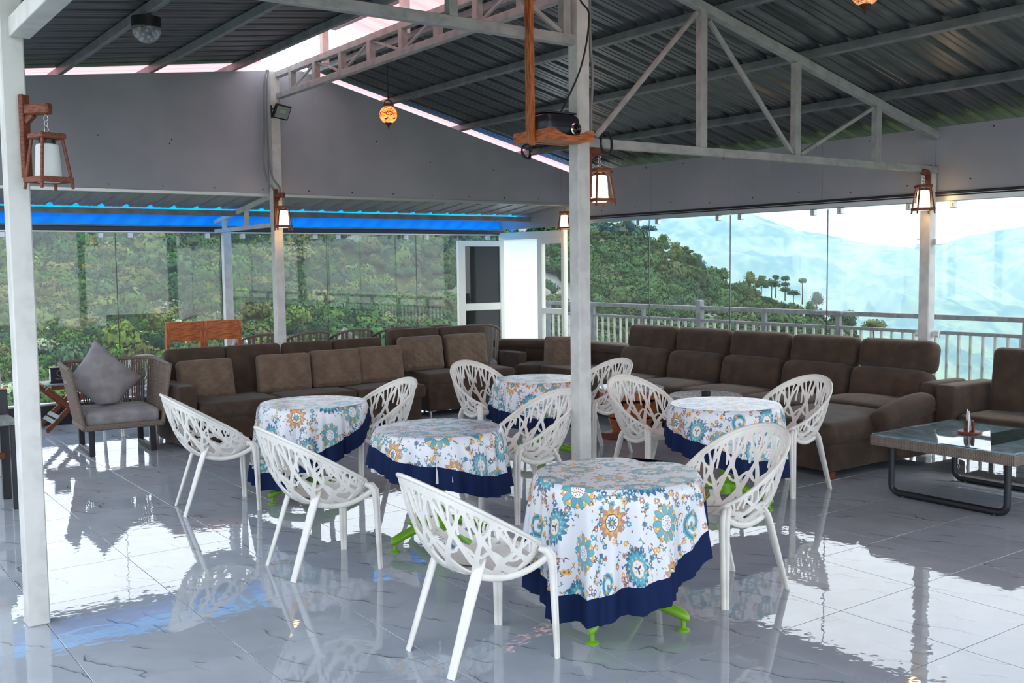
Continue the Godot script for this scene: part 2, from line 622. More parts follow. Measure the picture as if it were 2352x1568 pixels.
# ---------------------------------------------------------------------------- posts, trusses
func post(x: float, z: float, y1: float, s: float, mt: Material, label: String) -> Node3D:
	var m := MB.new()
	m.box(T(Vector3(x, y1 / 2, z)), Vector3(s, y1, s), 0.006)
	var o := obj("pillar", m, mt)
	tag(o, label, "pillar", "", "structure")
	return o

func build_steel() -> void:
	post(0.957, -5.27, 3.40, 0.1, M.white_steel, "thick white steel post at the left with a lantern hung on it")
	post(4.37, -5.26, 3.95, 0.101, M.white_steel, "white steel post in the middle of the tables carrying the projector shelf")
	post(4.36, -10.24, 3.74, 0.1, M.white_steel, "white steel post behind the quilted sofa with a floodlight high on it")
	post(8.44, -5.28, 2.47, 0.1, M.white_steel, "silver white post in the right glass wall with a lantern at its head")
	post(4.44, -11.96, 2.13, 0.1, M.white_steel, "slim white post in the back glass wall behind the wooden chairs")
	post(0.55, -9.0, 3.3, 0.1, M.white_steel, "white post half hidden behind the thick left post")
	# truss from the middle post to the right wall
	var a := struct("beam", "white steel truss with slanting top chord from middle post to right wall")
	var bars := [[Vector3(4.42, 2.5, -5.25), Vector3(8.5, 2.5, -5.25), 0.06, "bottom_chord"], [Vector3(4.42, 3.79, -5.25), Vector3(8.5, 2.80, -5.25), 0.065, "top_chord"],
		[Vector3(5.51, 2.53, -5.25), Vector3(5.51, 3.50, -5.25), 0.06, "upright"], [Vector3(6.56, 2.53, -5.25), Vector3(6.56, 3.24, -5.25), 0.06, "upright"], [Vector3(7.61, 2.53, -5.25), Vector3(7.61, 2.99, -5.25), 0.06, "upright"],
		[Vector3(4.50, 2.54, -5.25), Vector3(5.46, 3.48, -5.25), 0.03, "diagonal"], [Vector3(5.58, 3.44, -5.25), Vector3(6.52, 2.54, -5.25), 0.03, "diagonal"], [Vector3(6.62, 2.54, -5.25), Vector3(7.55, 2.97, -5.25), 0.03, "diagonal"]]
	for b in bars:
		var m := MB.new()
		m.bar(b[0], b[1], b[2], b[2], Vector3.BACK)
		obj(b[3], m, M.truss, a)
	# truss from the middle post to the left post
	var l := struct("beam", "white steel truss running left from the middle post under the roof")
	bars = [[Vector3(0.95, 3.155, -5.27), Vector3(4.33, 3.155, -5.27), 0.065, "bottom_chord"], [Vector3(0.95, 3.40, -5.27), Vector3(4.33, 3.82, -5.27), 0.065, "top_chord"],
		[Vector3(3.39, 3.17, -5.27), Vector3(3.39, 3.7, -5.27), 0.06, "upright"], [Vector3(4.26, 3.17, -5.27), Vector3(4.26, 3.8, -5.27), 0.06, "upright"], [Vector3(2.3, 3.17, -5.27), Vector3(2.3, 3.56, -5.27), 0.06, "upright"],
		[Vector3(4.24, 3.19, -5.27), Vector3(3.46, 3.62, -5.27), 0.03, "diagonal"], [Vector3(3.34, 3.65, -5.27), Vector3(2.36, 3.19, -5.27), 0.03, "diagonal"]]
	for b in bars:
		var m := MB.new()
		m.bar(b[0], b[1], b[2], b[2], Vector3.BACK)
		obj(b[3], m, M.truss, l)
	# lattice girder along the ridge
	var g := struct("beam", "white lattice girder running along the ridge to the floodlight post")
	for b in [[3.705, "top_chord"], [3.485, "bottom_chord"]]:
		var m := MB.new()
		m.bar(Vector3(4.4, b[0], -10.2), Vector3(4.4, b[0], 2.5), 0.06, 0.06)
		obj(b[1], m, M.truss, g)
	for k in 16:
		var z := -9.84 + 0.56 * k
		if absf(z + 5.25) < 0.12: continue
		var m := MB.new()
		m.bar(Vector3(4.4, 3.51, z), Vector3(4.4, 3.68, z), 0.06, 0.06, Vector3.BACK)
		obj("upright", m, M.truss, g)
		if k < 15 and absf(z + 0.56 + 5.25) > 0.12:
			var d := MB.new()
			var lo := 3.515 if k % 2 == 0 else 3.675
			var hi := 3.675 if k % 2 == 0 else 3.515
			d.bar(Vector3(4.4, lo, z + 0.04), Vector3(4.4, hi, z + 0.52), 0.022, 0.022, Vector3.RIGHT)
			obj("diagonal", d, M.truss, g)
	# eave beam on the left post
	var e := MB.new()
	e.bar(Vector3(0.99, 2.815, -5.22), Vector3(0.99, 2.815, 1.5), 0.09, 0.09)
	tag(obj("beam", e, M.white_steel), "white square beam running forward from the head of the left post", "beam", "", "structure")
	# small bracket truss from the floodlight post to the back glass
	var s := struct("beam", "small white bracket truss between floodlight post and back glass wall")
	bars = [[Vector3(4.33, 2.455, -10.3), Vector3(4.33, 2.245, -12.0), 0.045, "top_chord"], [Vector3(4.33, 2.15, -10.3), Vector3(4.33, 2.14, -12.0), 0.045, "bottom_chord"], [Vector3(4.33, 2.16, -11.0), Vector3(4.33, 2.36, -11.0), 0.045, "upright"], [Vector3(4.33, 2.15, -11.7), Vector3(4.33, 2.27, -11.7), 0.045, "upright"], [Vector3(4.33, 2.13, -10.3), Vector3(4.33, 2.5, -10.3), 0.03, "upright"]]
	for b in bars:
		var m := MB.new()
		m.bar(b[0], b[1], b[2], b[2], Vector3.RIGHT)
		obj(b[3], m, M.white_steel, s)

# ---------------------------------------------------------------------------- walls and glass
func screws(pts: Array, axis: Vector3) -> MB:
	var m := MB.new()
	for p in pts:
		m.rod(p, p + axis * 0.006, 0.007, 6)
	return m

func build_walls() -> void:
	var b := struct("wall_back", "grey panelled gable wall above the back glass")
	var top := func(x: float) -> float: return 3.50 + 0.118 * (x - 2.15) if x < 4.7 else 3.715 - 0.25 * (x - 5.03)
	for s in [[-1.2, 1.86], [1.862, 4.36], [4.362, 8.25], [8.252, 8.5]]:
		var poly := PackedVector2Array([Vector2(s[0], 2.48), Vector2(s[1], 2.48), Vector2(s[1], top.call(s[1]))])
		if s[0] < 4.7 and s[1] > 4.7: poly.append(Vector2(4.72, 3.79))
		poly.append(Vector2(s[0], top.call(s[0])))
		var m := MB.new()
		m.extrude(poly, -10.34, -10.30)
		obj("wall_panel", m, M.panel, b)
	var pts := []
	for k in 16:
		pts.append(Vector3(0.6 + 0.52 * k, 2.52, -10.30))
	for p in [Vector3(2.6, 2.98, -10.3), Vector3(3.3, 2.98, -10.3), Vector3(3.28, 2.94, -10.3), Vector3(5.6, 3.1, -10.3), Vector3(6.3, 2.9, -10.3), Vector3(7.2, 2.85, -10.3)]: pts.append(p)
	obj("screw", screws(pts, Vector3.BACK), M.black, b).set_meta("kind", "stuff")
	var w := struct("wall_right", "grey panelled fascia above the right glass wall")
	var zs := [-12.05, -10.3, -8.91, -7.69, -6.47, -5.25, -4.03, -2.81, -1.59, -0.37, 0.85, 2.2]
	for k in zs.size() - 1:
		var z0: float = zs[k]
		var z1: float = zs[k + 1] - 0.003
		var m := MB.new()
		var poly := PackedVector2Array([Vector2(z0, 2.285), Vector2(z1, 2.285), Vector2(z1, 2.875), Vector2(z0, 2.875)])
		if k == 0: poly = PackedVector2Array([Vector2(z0, 2.20), Vector2(z1, 2.20), Vector2(z1, 2.52), Vector2(z0, 2.32)])
		# local x runs along z
		m.extrude(poly, -0.025, 0.025, Transform3D(Basis(Vector3.BACK, Vector3.UP, Vector3.LEFT), Vector3(8.525, 0, 0)))
		obj("wall_panel", m, M.panel, w)
	var ch := MB.new()
	ch.box(T(Vector3(8.515, 2.25, -3.75)), Vector3(0.06, 0.066, 13.1), 0.004)
	obj("sill_channel", ch, M.alu, w)
	ch = MB.new()
	ch.rod(Vector3(8.475, 2.292, -10.3), Vector3(8.475, 2.292, 2.2), 0.011, 8)
	ch.rod(Vector3(8.475, 2.268, -10.3), Vector3(8.475, 2.268, 2.2), 0.006, 8)
	obj("conduit", ch, M.alu_dark, w)
	pts = []
	for k in 15:
		pts.append(Vector3(8.5, 2.36 + 0.02 * (k % 3), -9.8 + 0.61 * k))
		pts.append(Vector3(8.5, 2.83, -9.6 + 0.61 * k))
	obj("screw", screws(pts, Vector3.LEFT), M.black, w).set_meta("kind", "stuff")
	# back glass
	var bs := struct("baseboard_back", "black kick board with aluminium cap under the back glass")
	var m0 := MB.new()
	m0.box(T(Vector3(3.6, 0.11, -12.03)), Vector3(9.9, 0.22, 0.06), 0.004)
	obj("board", m0, M.board, bs)
	m0 = MB.new()
	m0.box(T(Vector3(3.6, 0.232, -12.03)), Vector3(9.9, 0.024, 0.075), 0.003)
	obj("cap", m0, M.alu, bs)
	var tr := struct("trim_1", "dark channel along the head of the back glass with blue tarp above it")
	m0 = MB.new()
	m0.box(T(Vector3(3.6, 2.16, -12.0)), Vector3(9.9, 0.05, 0.05), 0.004)
	obj("channel", m0, M.alu_dark, tr)
	m0 = MB.new()
	m0.box(T(Vector3(3.6, 2.195, -11.99)), Vector3(9.9, 0.02, 0.06), 0.003)
	obj("lip", m0, M.grey_steel, tr)
	m0 = MB.new()
	m0.box(T(Vector3(3.6, 2.125, -12.0)), Vector3(9.9, 0.018, 0.04), 0.003)
	obj("glass_rail", m0, M.alu, tr)
	# blue translucent sheets sloping down past the glass
	var tp := MB.new()
	var nu := 60
	var p := PackedVector3Array()
	for j in 6:
		for i in nu:
			var f := float(j) / 5
			p.append(Vector3(-1.3 + 9.8 * i / (nu - 1), lerpf(2.205, 2.358, f), -12.02 + 0.012 * sin(i * 0.9) * sin(f * PI)))
	tp.sheet(p, nu, 6)
	obj("tarp", tp, M.blue, tr)
	var strips := MB.new()
	for k in 40:
		strips.bar(Vector3(-1.2 + 0.255 * k, 2.19, -12.10), Vector3(-0.95 + 0.255 * k, 2.40, -12.10), 0.05, 0.03, Vector3.BACK, 0.0)
	obj("rib", strips, M.blue, tr).set_meta("kind", "stuff")
	m0 = MB.new()
	m0.box(T(Vector3(3.6, 2.372, -12.06)), Vector3(9.9, 0.012, 0.05), 0.002)
	obj("batten", m0, M.pink, tr)  # translucent strip added to stand for the bright pinkish slit above the tarp
	var n := 1
	for s in [[-1.2, 0.5], [0.5, 1.85], [1.85, 3.17], [3.17, 4.385], [4.495, 5.77], [5.77, 7.09], [7.09, 8.42]]:
		var o := struct("window_%d" % n, ["far left", "left", "third", "left of the slim post", "right of the slim post", "middle right", "far right"][n - 1] + " frameless pane of the back glass wall")
		n += 1
		pane(o, Vector3(s[0] + 0.004, 0.245, -12.0), Vector3(s[1] - 0.004, 2.115, -12.0))
		for x in [s[0] + 0.16, s[1] - 0.16]: clip(o, Vector3(x, 2.085, -11.985), Vector3.BACK)
	# right glass
	for s in [[-10.5, -8.94], [-8.94, -7.67], [-7.67, -6.40], [-6.40, -5.335], [-5.225, -3.9], [-3.9, -2.6], [-2.6, -1.3], [-1.3, 0.0], [0.0, 1.3]]:
		var o := struct("window_%d" % n, "frameless pane of the right glass wall, number %d from the door" % (n - 7))
		n += 1
		pane(o, Vector3(8.5, 0.06, s[0] + 0.004), Vector3(8.5, 2.21, s[1] - 0.004))
		for z in [s[0] + 0.16, s[1] - 0.16]: clip(o, Vector3(8.485, 2.185, z), Vector3.LEFT)
		if s[0] == -5.225:
			for y in [1.86, 1.03]:
				var c := MB.new()
				c.box(T(Vector3(8.46, y, -5.20)), Vector3(0.03, 0.055, 0.09), 0.004)
				obj("hinge", c, M.chrome, o)
		if s[1] == -5.335:
			for y in [1.86, 1.03]:
				var c := MB.new()
				c.box(T(Vector3(8.46, y, -5.36)), Vector3(0.03, 0.055, 0.07), 0.004)
				obj("hinge", c, M.chrome, o)
	for i in 1:
		var c := MB.new()
		c.box(T(Vector3(8.5, 0.03, -4.2)), Vector3(0.07, 0.06, 12.6), 0.004)
		tag(obj("trim_2", c, M.alu), "aluminium floor channel under the right glass wall", "trim", "", "structure")
	var lw := MB.new()  # added unseen wall: dims the left side, its gap lets some light through
	lw.box(T(Vector3(-1.65, 0.45, -4.9)), Vector3(0.1, 0.9, 14.6))
	lw.box(T(Vector3(-1.65, 2.85, -4.9)), Vector3(0.1, 0.9, 14.6))
	for k in 6: lw.box(T(Vector3(-1.65, 1.65, -12.0 + 2.8 * k)), Vector3(0.1, 1.6, 0.3))
	tag(obj("wall_left_added", lw, M.panel), "unseen grey wall added to shade the left of the terrace, its long opening letting light in", "wall", "", "structure")
	build_door()

func pane(o: Node3D, a: Vector3, b: Vector3) -> void:
	var m := MB.new()
	var along_x := absf(b.x - a.x) > 0.01
	m.box(T((a + b) / 2), Vector3(b.x - a.x, b.y - a.y, 0.01) if along_x else Vector3(0.01, b.y - a.y, absf(b.z - a.z)))
	obj("pane", m, M.glass, o)
	m = MB.new()
	var e := Vector3(b.x + 0.004, (a.y + b.y) / 2, b.z + (0.0 if along_x else 0.004))
	if along_x: m.box(T(e), Vector3(0.006, b.y - a.y, 0.012))
	else: m.box(T(e - Vector3(0.004, 0, 0)), Vector3(0.012, b.y - a.y, 0.006))
	obj("joint", m, M.alu_dark, o)

func clip(o: Node3D, p: Vector3, side: Vector3) -> void:
	var m := MB.new()
	m.box(T(p), Vector3(0.05, 0.06, 0.05), 0.004)
	m.rod(p + side * 0.02, p + side * 0.032, 0.011, 10)
	obj("clip", m, M.alu, o)

func build_door() -> void:
	var d := struct("door_1", "white door frame in the far corner with glazed leaf swung open")
	var fr := func(a: Vector3, b: Vector3, nm: String, mt: Material) -> void:
		var m := MB.new()
		m.box(T((a + b) / 2), (b - a).abs(), 0.005)
		obj(nm, m, mt, d)
	fr.call(Vector3(8.46, 2.05, -12.0), Vector3(8.53, 2.15, -10.52), "frame", M.pvc)
	fr.call(Vector3(8.46, 0.0, -12.0), Vector3(8.53, 2.05, -11.94), "frame", M.pvc)
	fr.call(Vector3(8.46, 0.0, -11.10), Vector3(8.53, 2.05, -11.0), "frame", M.pvc)
	fr.call(Vector3(8.46, 0.0, -10.58), Vector3(8.53, 2.05, -10.52), "frame", M.pvc)
	fr.call(Vector3(8.46, 1.04, -11.0), Vector3(8.53, 1.11, -10.58), "frame", M.pvc)
	fr.call(Vector3(8.46, 0.0, -11.0), Vector3(8.53, 0.08, -10.58), "frame", M.pvc)
	fr.call(Vector3(8.46, 1.98, -11.0), Vector3(8.53, 2.05, -10.58), "frame", M.pvc)
	fr.call(Vector3(8.49, 1.11, -11.0), Vector3(8.50, 1.98, -10.58), "pane", M.glass)
	fr.call(Vector3(8.49, 0.08, -11.0), Vector3(8.50, 1.04, -10.58), "pane", M.glass)
	fr.call(Vector3(8.49, 0.01, -11.94), Vector3(8.505, 2.05, -11.10), "white_panel", M.frosted)
	# the open leaf stands parallel to the back glass
	var z := -11.88
	fr.call(Vector3(7.68, 0.03, z - 0.03), Vector3(7.79, 2.04, z + 0.03), "leaf_stile", M.pvc)
	fr.call(Vector3(8.38, 0.03, z - 0.03), Vector3(8.45, 2.04, z + 0.03), "leaf_stile", M.pvc)
	fr.call(Vector3(7.79, 1.96, z - 0.03), Vector3(8.38, 2.04, z + 0.03), "leaf_rail", M.pvc)
	fr.call(Vector3(7.79, 1.07, z - 0.03), Vector3(8.38, 1.17, z + 0.03), "leaf_rail", M.pvc)
	fr.call(Vector3(7.79, 0.03, z - 0.03), Vector3(8.38, 0.15, z + 0.03), "leaf_rail", M.pvc)
	fr.call(Vector3(7.79, 1.17, z - 0.005), Vector3(8.38, 1.96, z + 0.005), "leaf_pane", M.tinted)
	fr.call(Vector3(7.79, 0.15, z - 0.005), Vector3(8.38, 1.07, z + 0.005), "leaf_pane", M.tinted)

# ---------------------------------------------------------------------------- balcony
func build_balcony() -> void:
	var s := MB.new()
	s.box(T(Vector3(9.25, -0.16, -6.0)), Vector3(1.35, 0.24, 16.4), 0.01)
	tag(obj("floor_balcony", s, M.concrete), "plain concrete balcony slab outside the right glass", "floor", "", "structure")
	var r := thing("balcony_railing", "grey painted metal balcony railing with square upright bars", "railing", Vector3(9.6, -0.04, 0))
	var put := func(nm: String, a: Vector3, b: Vector3) -> void:
		var m := MB.new()
		m.box(T((a + b) / 2), (b - a).abs(), 0.003)
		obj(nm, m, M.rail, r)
	M.rail = grained([C(92, 98, 104), C(108, 113, 118), C(116, 120, 124)], Vector3(3, 1, 3), 0.5, 0.02, 0.0, 17)  # rails and posts: their backlit shade is put into this darker colour
	var bars := grained([C(140, 142, 140), C(178, 179, 176), C(188, 189, 186)], Vector3(3, 1, 3), 0.5, 0.02, 0.0, 18)  # paler copy for the bars, their lit sides put into the colour
	put.call("top_rail", Vector3(-0.03, 1.135, -13.4), Vector3(0.03, 1.185, 2.0))
	put.call("mid_rail", Vector3(-0.02, 0.985, -13.4), Vector3(0.02, 1.02, 2.0))
	put.call("low_rail", Vector3(-0.02, 0.10, -13.4), Vector3(0.02, 0.135, 2.0))
	for k in 15:
		var z := -13.37 + 1.05 * k
		var tall := k % 6 == 4
		put.call("post", Vector3(-0.04 if tall else -0.025, 0.0, z - (0.04 if tall else 0.025)), Vector3(0.04 if tall else 0.025, 1.262 if tall else 1.135, z + (0.04 if tall else 0.025)))
	var bm := MB.new()
	bm.box(T(Vector3(0, 0.56, 0)), Vector3(0.026, 0.85, 0.026), 0.003)
	var mesh := bm.mesh()
	for k in 122:
		obj("baluster", mesh, bars, r, T(Vector3(0, 0, -13.33 + 0.126 * k)))

# ---------------------------------------------------------------------------- hills, shrubs, trees, haze
const CREST := [[-60.0, 9.0], [0.0, 7.5], [12.0, 6.4], [25.0, 5.6], [34.0, 4.6], [38.0, 3.2], [40.5, 2.05], [42.5, 1.45], [45.0, 0.1], [46.1, -0.75], [48.5, -1.9], [51.7, -3.0], [54.2, -4.1], [55.5, -4.7], [58.0, -6.6], [62.0, -9.0], [80.0, -15.0]]
const REACH := [[-60.0, 110.0], [12.0, 115.0], [30.0, 150.0], [40.0, 230.0], [55.0, 330.0], [80.0, 330.0]]
var hill_noise := FastNoiseLite.new()

func table(t: Array, x: float) -> float:
	for k in t.size() - 1:
		if x <= t[k + 1][0]:
			return lerpf(t[k][1], t[k + 1][1], clampf((x - t[k][0]) / (t[k + 1][0] - t[k][0]), 0.0, 1.0))
	return t[-1][1]

func hill(az: float, r: float) -> Vector3:
	var reach := table(REACH, az)
	var crest := table(CREST, az)
	var s := (r - 16.0) / (reach - 16.0)
	var a := deg_to_rad(az)
	var x := r * sin(a)
	var z := -r * cos(a)
	var e := lerpf(-20.0, crest, pow(clampf(s, 0.0, 1.0), 0.62))
	var y := 1.7 + r * tan(deg_to_rad(e))
	if s > 1.0: y -= (r - reach) * 0.45
	var grow := clampf(r / 80.0, 0.2, 1.6)
	var fade := 1.0 if s < 0.8 else clampf((1.0 - s) * 5.0, 0.25, 1.0)
	y += (hill_noise.get_noise_2d(x * 1.2, z * 1.2) * 3.2 + hill_noise.get_noise_2d(x * 5.0, z * 5.0) * 0.9) * grow * fade
	return Vector3(x, y, z)

func scree(p: Vector3) -> float:  # pale gravel runs down the slope
	var q := hill_noise.get_noise_2d(p.x * 1.9 + p.z * 0.6 + 70.0, p.y * 1.1 + 9.0)
	var f := hill_noise.get_noise_2d(p.x * 7.0, p.z * 7.0)
	return clampf((q + f * 0.35 - 0.17) * 9.0, 0.0, 1.0)

func build_landscape() -> void:
	hill_noise.seed = 5
	hill_noise.frequency = 0.02
	hill_noise.fractal_octaves = 4
	var cm := mat(Color.WHITE, 0.95)
	cm.vertex_color_use_as_albedo = true
	cm.metallic_specular = 0.1
	var nu := 190
	var nv := 90
	var p := PackedVector3Array()
	var cols := PackedColorArray()
	for j in nv:
		for i in nu:
			var az := lerpf(-42.0, 66.0, float(i) / (nu - 1))
			var reach := table(REACH, az)
			var f := float(j) / (nv - 1)
			var r := 15.0 * pow(reach * 1.35 / 15.0, f)
			var q := hill(az, r)
			p.append(q)
			var g := hill_noise.get_noise_2d(q.x * 3.0 + 300.0, q.z * 3.0)
			var c := Color(0.035, 0.06, 0.018).lerp(Color(0.085, 0.083, 0.03), clampf(0.45 + g * 1.6, 0.0, 1.0))
			c = c.lerp(Color(0.22, 0.23, 0.23), scree(q) * 0.9)
			cols.append(c)
	var m := MB.new()
	m.sheet(p, nu, nv, false, false, PackedVector2Array(), true)
	m.c = cols
	var h := obj("hill", m, cm)
	tag(h, "steep green hillside with pale gravel runs behind the back glass", "hill", "", "structure")
	# shrubs: leafy clumps in four shapes
	var shapes := []
	for s in 4: shapes.append(bush_mesh(s))
	var where := [[], [], [], []]
	var tint := [[], [], [], []]
	var greens := [Color(0.036, 0.098, 0.02), Color(0.06, 0.125, 0.024), Color(0.02, 0.062, 0.02), Color(0.085, 0.135, 0.028), Color(0.04, 0.093, 0.036), Color(0.105, 0.12, 0.036)]
	for k in 15000:
		var az := rng.randf_range(-6.0, 57.0)
		var reach := table(REACH, az)
		var f := rng.randf()
		var r := sqrt(lerpf(18.0 * 18.0, reach * reach * 0.98, f))
		if rng.randf() < 0.3: r = lerpf(18.0, reach, pow(rng.randf(), 1.5))
		var q := hill(az, r)
		var sc := scree(q)
		if rng.randf() < sc * 0.93: continue
		if hill_noise.get_noise_2d(q.x * 2.5 - 90.0, q.z * 2.5) < -0.22 and rng.randf() < 0.75: continue
		var size := rng.randf_range(0.35, 0.8) * (0.55 + r / 95.0) * (1.5 if rng.randf() < 0.12 else 1.0)
		var s := rng.randi() % 4
		where[s].append(Transform3D(Basis.from_euler(Vector3(0, rng.randf() * TAU, 0)).scaled(Vector3(size, size * rng.randf_range(0.75, 1.25), size)), q + Vector3(0, size * 0.1, 0)))
		var c: Color = greens[rng.randi() % 6]
		c = c.lerp(Color(0.05, 0.105, 0.065), clampf((az - 20.0) / 40.0, 0.0, 0.5))  # bluer towards the right: slight haze put into the leaf colour
		if az < 21.0 and r < 75.0 and rng.randf() < 0.10: c = Color(0.30, 0.37, 0.23)
		var v := rng.randf_range(0.7, 1.3)
		tint[s].append(Color(c.r * v, c.g * v, c.b * v))
	for s in 4:
		var mm := MultiMesh.new()
		mm.transform_format = MultiMesh.TRANSFORM_3D
		mm.use_colors = true
		mm.mesh = shapes[s]
		mm.instance_count = where[s].size()
		for k in where[s].size():
			mm.set_instance_transform(k, where[s][k])
			mm.set_instance_color(k, tint[s][k])
		var o := MultiMeshInstance3D.new()
		o.multimesh = mm
		o.material_override = cm
		o.name = numbered("shrubbery")
		add_child(o, true)
		tag(o, ["low rounded", "taller", "broad spreading", "small dense"][s] + " green shrubs scattered over the hillside", "shrubs", "", "stuff")
	build_trees(cm)
	# far mountains
	for a in [["mountain", "hazy forested mountain rising into cloud beyond the ridge", [[30.0, 7.5], [44.0, 4.6], [47.5, 3.1], [49.6, 2.35], [51.9, 1.55], [54.1, 0.95], [57.3, 0.45], [60.0, -0.9], [64.0, -3.0], [72.0, -6.0], [90.0, -7.0]], 2300.0, 1],
		["mountain", "paler far mountain at the right behind the hazy one", [[40.0, -2.0], [55.0, -0.4], [58.0, 0.55], [62.0, 1.5], [68.0, 2.6], [80.0, 3.0], [95.0, 2.0]], 4200.0, 2]]:
		far_mountain(a[0], a[1], a[2], a[3], a[4], cm)
	var v := MB.new()
	var vc := PackedColorArray()
	var vp := PackedVector3Array()
	for j in 40:
		for i in 60:
			var az := deg_to_rad(lerpf(-180.0, 180.0, i / 59.0))
			var r := 12.0 * pow(6500.0 / 12.0, j / 39.0)
			vp.append(Vector3(r * sin(az), -14.0 - 320.0 * clampf((r - 60.0) / 900.0, 0.0, 1.0) + hill_noise.get_noise_2d(r * sin(az) * 0.1, r * cos(az) * 0.1) * clampf(r * 0.03, 0.0, 40.0), -r * cos(az)))
			vc.append(Color(0.08, 0.13, 0.05).lerp(Color(0.2, 0.22, 0.09), 0.5 + 0.5 * hill_noise.get_noise_2d(r * sin(az) * 0.3, r * cos(az) * 0.3)))
	v.sheet(vp, 60, 40, false, false, PackedVector2Array(), true)
	v.c = vc
	tag(obj("valley", v, cm), "wooded valley floor far below the balcony", "valley", "", "structure")
	var fog := FogVolume.new()
	fog.name = "haze"
	fog.shape = RenderingServer.FOG_VOLUME_SHAPE_BOX
	fog.size = Vector3(5200, 620, 1650)
	var az := deg_to_rad(52.0)
	fog.position = Vector3(sin(az), 0, -cos(az)) * (420.0 + 825.0) + Vector3(0, -160, 0)
	fog.rotation.y = -az
	var fm := FogMaterial.new()
	fm.density = 0.0008
	fm.albedo = Color(0.72, 0.91, 1.0)
	fog.material = fm
	add_child(fog)
	tag(fog, "blue mountain haze over the valley", "haze", "", "stuff")

func far_mountain(nm: String, label: String, crest: Array, dist: float, sd: int, cm: Material) -> void:
	var f := FastNoiseLite.new()
	f.seed = 40 + sd
	f.frequency = 0.0022
	f.fractal_octaves = 5
	f.fractal_type = FastNoiseLite.FRACTAL_RIDGED
	var nu := 240
	var nv := 120
	var p := PackedVector3Array()
	var cols := PackedColorArray()
	for j in nv:
		for i in nu:
			var az := lerpf(crest[0][0], crest[-1][0], float(i) / (nu - 1))
			var s := float(j) / (nv - 1)
			var r := dist * lerpf(0.62, 1.12, s)
			var e := lerpf(-9.0, table(crest, az), pow(minf(s / 0.8, 1.0), 0.8))
			var y := 1.7 + r * tan(deg_to_rad(e))
			if s > 0.8: y -= (s - 0.8) * dist * 0.3
			var a := deg_to_rad(az)
			var x := r * sin(a)
			var z := -r * cos(a)
			y += (f.get_noise_2d(x, z) * 45.0 + f.get_noise_2d(x * 6.0, z * 6.0) * 9.0) * (dist / 2300.0) * clampf((0.9 - s) * 3.0, 0.12, 1.0)
			p.append(Vector3(x, y, z))
			var g := hill_noise.get_noise_2d(x * 0.35, z * 0.35) + 0.8 * hill_noise.get_noise_2d(x * 2.0, z * 2.0)
			var c := Color(0.07, 0.16, 0.06).lerp(Color(0.48, 0.52, 0.15), clampf(0.45 + g * 1.3, 0.0, 1.0))  # forest green to yellow-green, with sunlit patches painted into the colour
			if hill_noise.get_noise_2d(x * 0.8 + 900.0, y * 2.0) > 0.42: c = Color(0.42, 0.38, 0.26)
			cols.append(c)
	var m := MB.new()
	m.sheet(p, nu, nv, false, false, PackedVector2Array(), true)
	m.c = cols
	tag(obj(nm, m, cm), label, "mountain", "", "structure")

func leafy(m: MB, mid: Vector3, rad: Vector3, count: int, size: float, low := -0.2) -> void:
	for k in count:
		var d := Vector3(rng.randfn(), rng.randfn(), rng.randfn()).normalized()
		if d.y < low: d.y = -d.y * 0.6
		d = d.normalized()
		var q := mid + d * rad * rng.randf_range(0.72, 1.06)
		var nn := (d + Vector3(rng.randfn(), rng.randfn(), rng.randfn()) * 0.45).normalized()
		var u := nn.cross(Vector3(rng.randfn(), rng.randfn(), rng.randfn())).normalized()
		var w := nn.cross(u)
		var s := size * rng.randf_range(0.6, 1.3)
		var t := rng.randf_range(0.6, 1.35)
		m.tint = Color(t, t, t)
		var nn2 := (d * 0.8 + nn * 0.4).normalized()
		var a := m.put(q - u * s, nn2); m.put(q - w * s * 0.6 + nn * s * 0.2, nn2); m.put(q + u * s, nn2); m.put(q + w * s * 0.6 + nn * s * 0.2, nn2)
		m.face(a, a + 1, a + 2); m.face(a, a + 2, a + 3)
	m.tint = Color.WHITE

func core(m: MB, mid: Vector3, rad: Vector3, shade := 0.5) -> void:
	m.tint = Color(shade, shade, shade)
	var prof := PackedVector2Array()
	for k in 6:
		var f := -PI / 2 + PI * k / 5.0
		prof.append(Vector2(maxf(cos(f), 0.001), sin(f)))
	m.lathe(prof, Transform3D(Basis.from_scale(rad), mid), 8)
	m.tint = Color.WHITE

func bush_mesh(s: int) -> ArrayMesh:
	var m := MB.new()
	var lumps: int = [5, 6, 7, 4][s]
	var spread: float = [0.55, 0.5, 0.85, 0.4][s]
	for k in lumps:
		var a := TAU * k / lumps + rng.randf()
		var c := Vector3(cos(a) * spread * rng.randf_range(0.3, 1.0), rng.randf_range(0.3, [0.7, 1.25, 0.6, 0.6][s]), sin(a) * spread * rng.randf_range(0.3, 1.0))
		var rr := rng.randf_range(0.42, 0.68)
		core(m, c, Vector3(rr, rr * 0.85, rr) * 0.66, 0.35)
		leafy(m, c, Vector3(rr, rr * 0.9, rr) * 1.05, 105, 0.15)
	return m.mesh(true)

